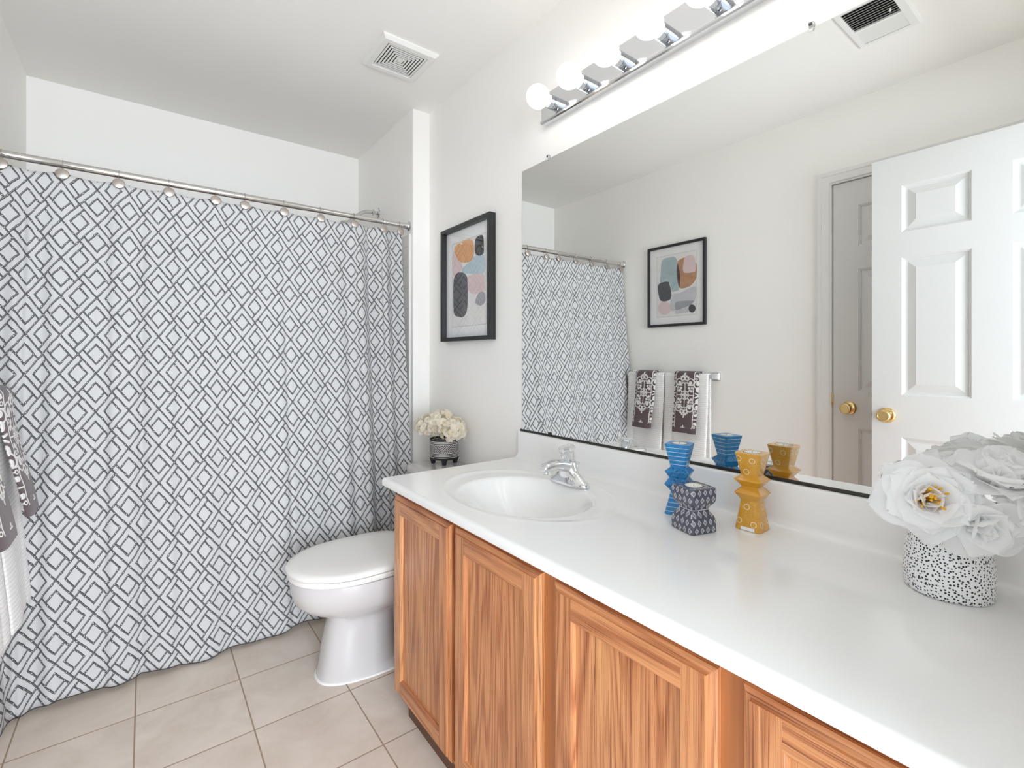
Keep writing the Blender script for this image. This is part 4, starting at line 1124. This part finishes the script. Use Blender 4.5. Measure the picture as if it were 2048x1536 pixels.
for k, (c, R, nf) in enumerate((((PX-0.047, PY+0.053, PZ+0.168), (0.060, 0.068, 0.056), 62), ((PX-0.018, PY-0.010, PZ+0.186), (0.062, 0.066, 0.062), 66), ((PX+0.004, PY-0.076, PZ+0.158), (0.056, 0.062, 0.058), 60))):
    mb = hydrangea(c, R, 30+k, nf)
    part('flower_head', mb, [M_HYD, M_STAMEN], pt, autosmooth=None)
part('stems', MB().tube([(PX-0.01, PY+0.01, PZ+0.04), (PX-0.04, PY+0.045, PZ+0.15)], 0.004, 8).tube([(PX, PY, PZ+0.04), (PX-0.015, PY-0.008, PZ+0.16)], 0.004, 8).tube([(PX, PY-0.01, PZ+0.04), (PX+0.004, PY-0.060, PZ+0.14)], 0.004, 8), M_STEM, pt, 'green stems')

# ------------------------------------------------------------------ toilet
TY = 1.795
to = thing('toilet', 'white toilet with closed lid between the vanity and the shower curtain', 'toilet', (-0.42, TY, 0.0))
def egg(xf, xb, hw, z, n=44, pf=2.1, pb=3.0, dz=0.0):
    """outline: pointed-round front at xf, squarer back at xb"""
    xm = xf+(xb-xf)*0.48; o = []
    for k in range(n):
        t = 2*PI*k/n; c, s_ = cos(t), sin(t)
        if c < 0: x = xm-(xm-xf)*abs(c)**(2/pf); y = hw*math.copysign(abs(s_)**(2/pf), s_)
        else: x = xm+(xb-xm)*abs(c)**(2/pb); y = hw*math.copysign(abs(s_)**(2/pb), s_)
        o.append((x, TY+y, z+dz*(x-xf)/(xb-xf)))
    return o
bowl = MB().loft([egg(-0.700, -0.22, 0.108, 0.0, pf=2.6), egg(-0.698, -0.22, 0.106, 0.012, pf=2.6), egg(-0.690, -0.40, 0.099, 0.03, pf=2.6), egg(-0.680, -0.42, 0.093, 0.10, pf=2.6), egg(-0.668, -0.42, 0.088, 0.17, pf=2.5), egg(-0.662, -0.42, 0.088, 0.205, pf=2.4),
                  egg(-0.672, -0.38, 0.098, 0.222), egg(-0.705, -0.33, 0.120, 0.238), egg(-0.748, -0.28, 0.148, 0.262), egg(-0.775, -0.25, 0.168, 0.290), egg(-0.785, -0.24, 0.178, 0.325), egg(-0.788, -0.24, 0.182, 0.360), egg(-0.785, -0.24, 0.180, 0.372), egg(-0.770, -0.25, 0.165, 0.376)])
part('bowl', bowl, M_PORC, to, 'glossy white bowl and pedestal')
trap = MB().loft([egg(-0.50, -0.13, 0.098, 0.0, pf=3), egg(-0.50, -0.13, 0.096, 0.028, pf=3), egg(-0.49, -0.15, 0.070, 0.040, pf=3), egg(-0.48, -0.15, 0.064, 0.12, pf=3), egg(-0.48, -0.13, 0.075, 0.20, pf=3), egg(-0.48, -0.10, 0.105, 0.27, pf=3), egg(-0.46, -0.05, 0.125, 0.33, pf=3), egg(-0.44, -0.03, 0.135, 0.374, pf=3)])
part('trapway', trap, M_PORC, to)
ck = MB(); ol = egg(-0.700, -0.135, 0.110, 0.001, 60, 2.6)
ck.tube([(x, y, 0.001) for x, y, z in ol]+[(ol[0][0], ol[0][1], 0.001)], 0.0055, 8)
part('caulk', ck, M_CAULK, to, 'white caulk bead at the floor')
seat = MB().loft([egg(-0.790, -0.335, 0.184, 0.378, pb=4), egg(-0.796, -0.335, 0.187, 0.381, pb=4), egg(-0.797, -0.335, 0.188, 0.392, pb=4), egg(-0.792, -0.335, 0.185, 0.396, pb=4)])
part('seat', seat, M_SEAT, to, 'white seat')
lid = MB().loft([egg(-0.794, -0.330, 0.185, 0.3985, pb=4), egg(-0.800, -0.328, 0.189, 0.401, pb=4), egg(-0.801, -0.328, 0.190, 0.408, pb=4), egg(-0.796, -0.330, 0.186, 0.414, pb=4), egg(-0.775, -0.338, 0.172, 0.4185, pb=4), egg(-0.70, -0.37, 0.12, 0.421, pb=3.5), egg(-0.60, -0.50, 0.03, 0.4215)])
part('lid', lid, M_SEAT, to, 'white closed lid')
for dy in (-0.075, 0.075):
    part('hinge', MB().box(-0.335, -0.305, TY+dy-0.022, TY+dy+0.022, 0.376, 0.408, 0.006), M_SEAT, to)
part('bolt_cap', MB().sphere((-0.44, TY+0.098, 0.03), 0.014, 16, 8, (1, 1, 0.8)), M_PORC, to)
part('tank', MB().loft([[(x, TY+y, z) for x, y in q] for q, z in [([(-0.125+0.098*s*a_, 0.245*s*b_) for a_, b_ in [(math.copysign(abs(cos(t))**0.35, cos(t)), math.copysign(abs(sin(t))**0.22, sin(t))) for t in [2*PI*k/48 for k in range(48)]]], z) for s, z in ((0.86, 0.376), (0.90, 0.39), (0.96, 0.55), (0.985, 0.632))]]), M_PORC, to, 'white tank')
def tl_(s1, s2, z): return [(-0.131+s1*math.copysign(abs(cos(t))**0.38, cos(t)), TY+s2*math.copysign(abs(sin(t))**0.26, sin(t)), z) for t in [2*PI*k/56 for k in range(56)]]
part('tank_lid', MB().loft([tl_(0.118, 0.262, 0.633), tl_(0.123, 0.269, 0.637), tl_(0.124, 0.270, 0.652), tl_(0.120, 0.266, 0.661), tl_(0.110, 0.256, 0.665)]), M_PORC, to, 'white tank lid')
part('flush_lever', MB().lathe([(0.012, 0), (0.012, 0.006), (0.008, 0.010)], (-0.221, TY+0.195, 0.595), (-1, 0, 0), 18).tube([(-0.233, TY+0.195, 0.595), (-0.243, TY+0.175, 0.592), (-0.245, TY+0.120, 0.586)], [0.006, 0.006, 0.0045], 12), M_CHROME, to, 'chrome flush lever')
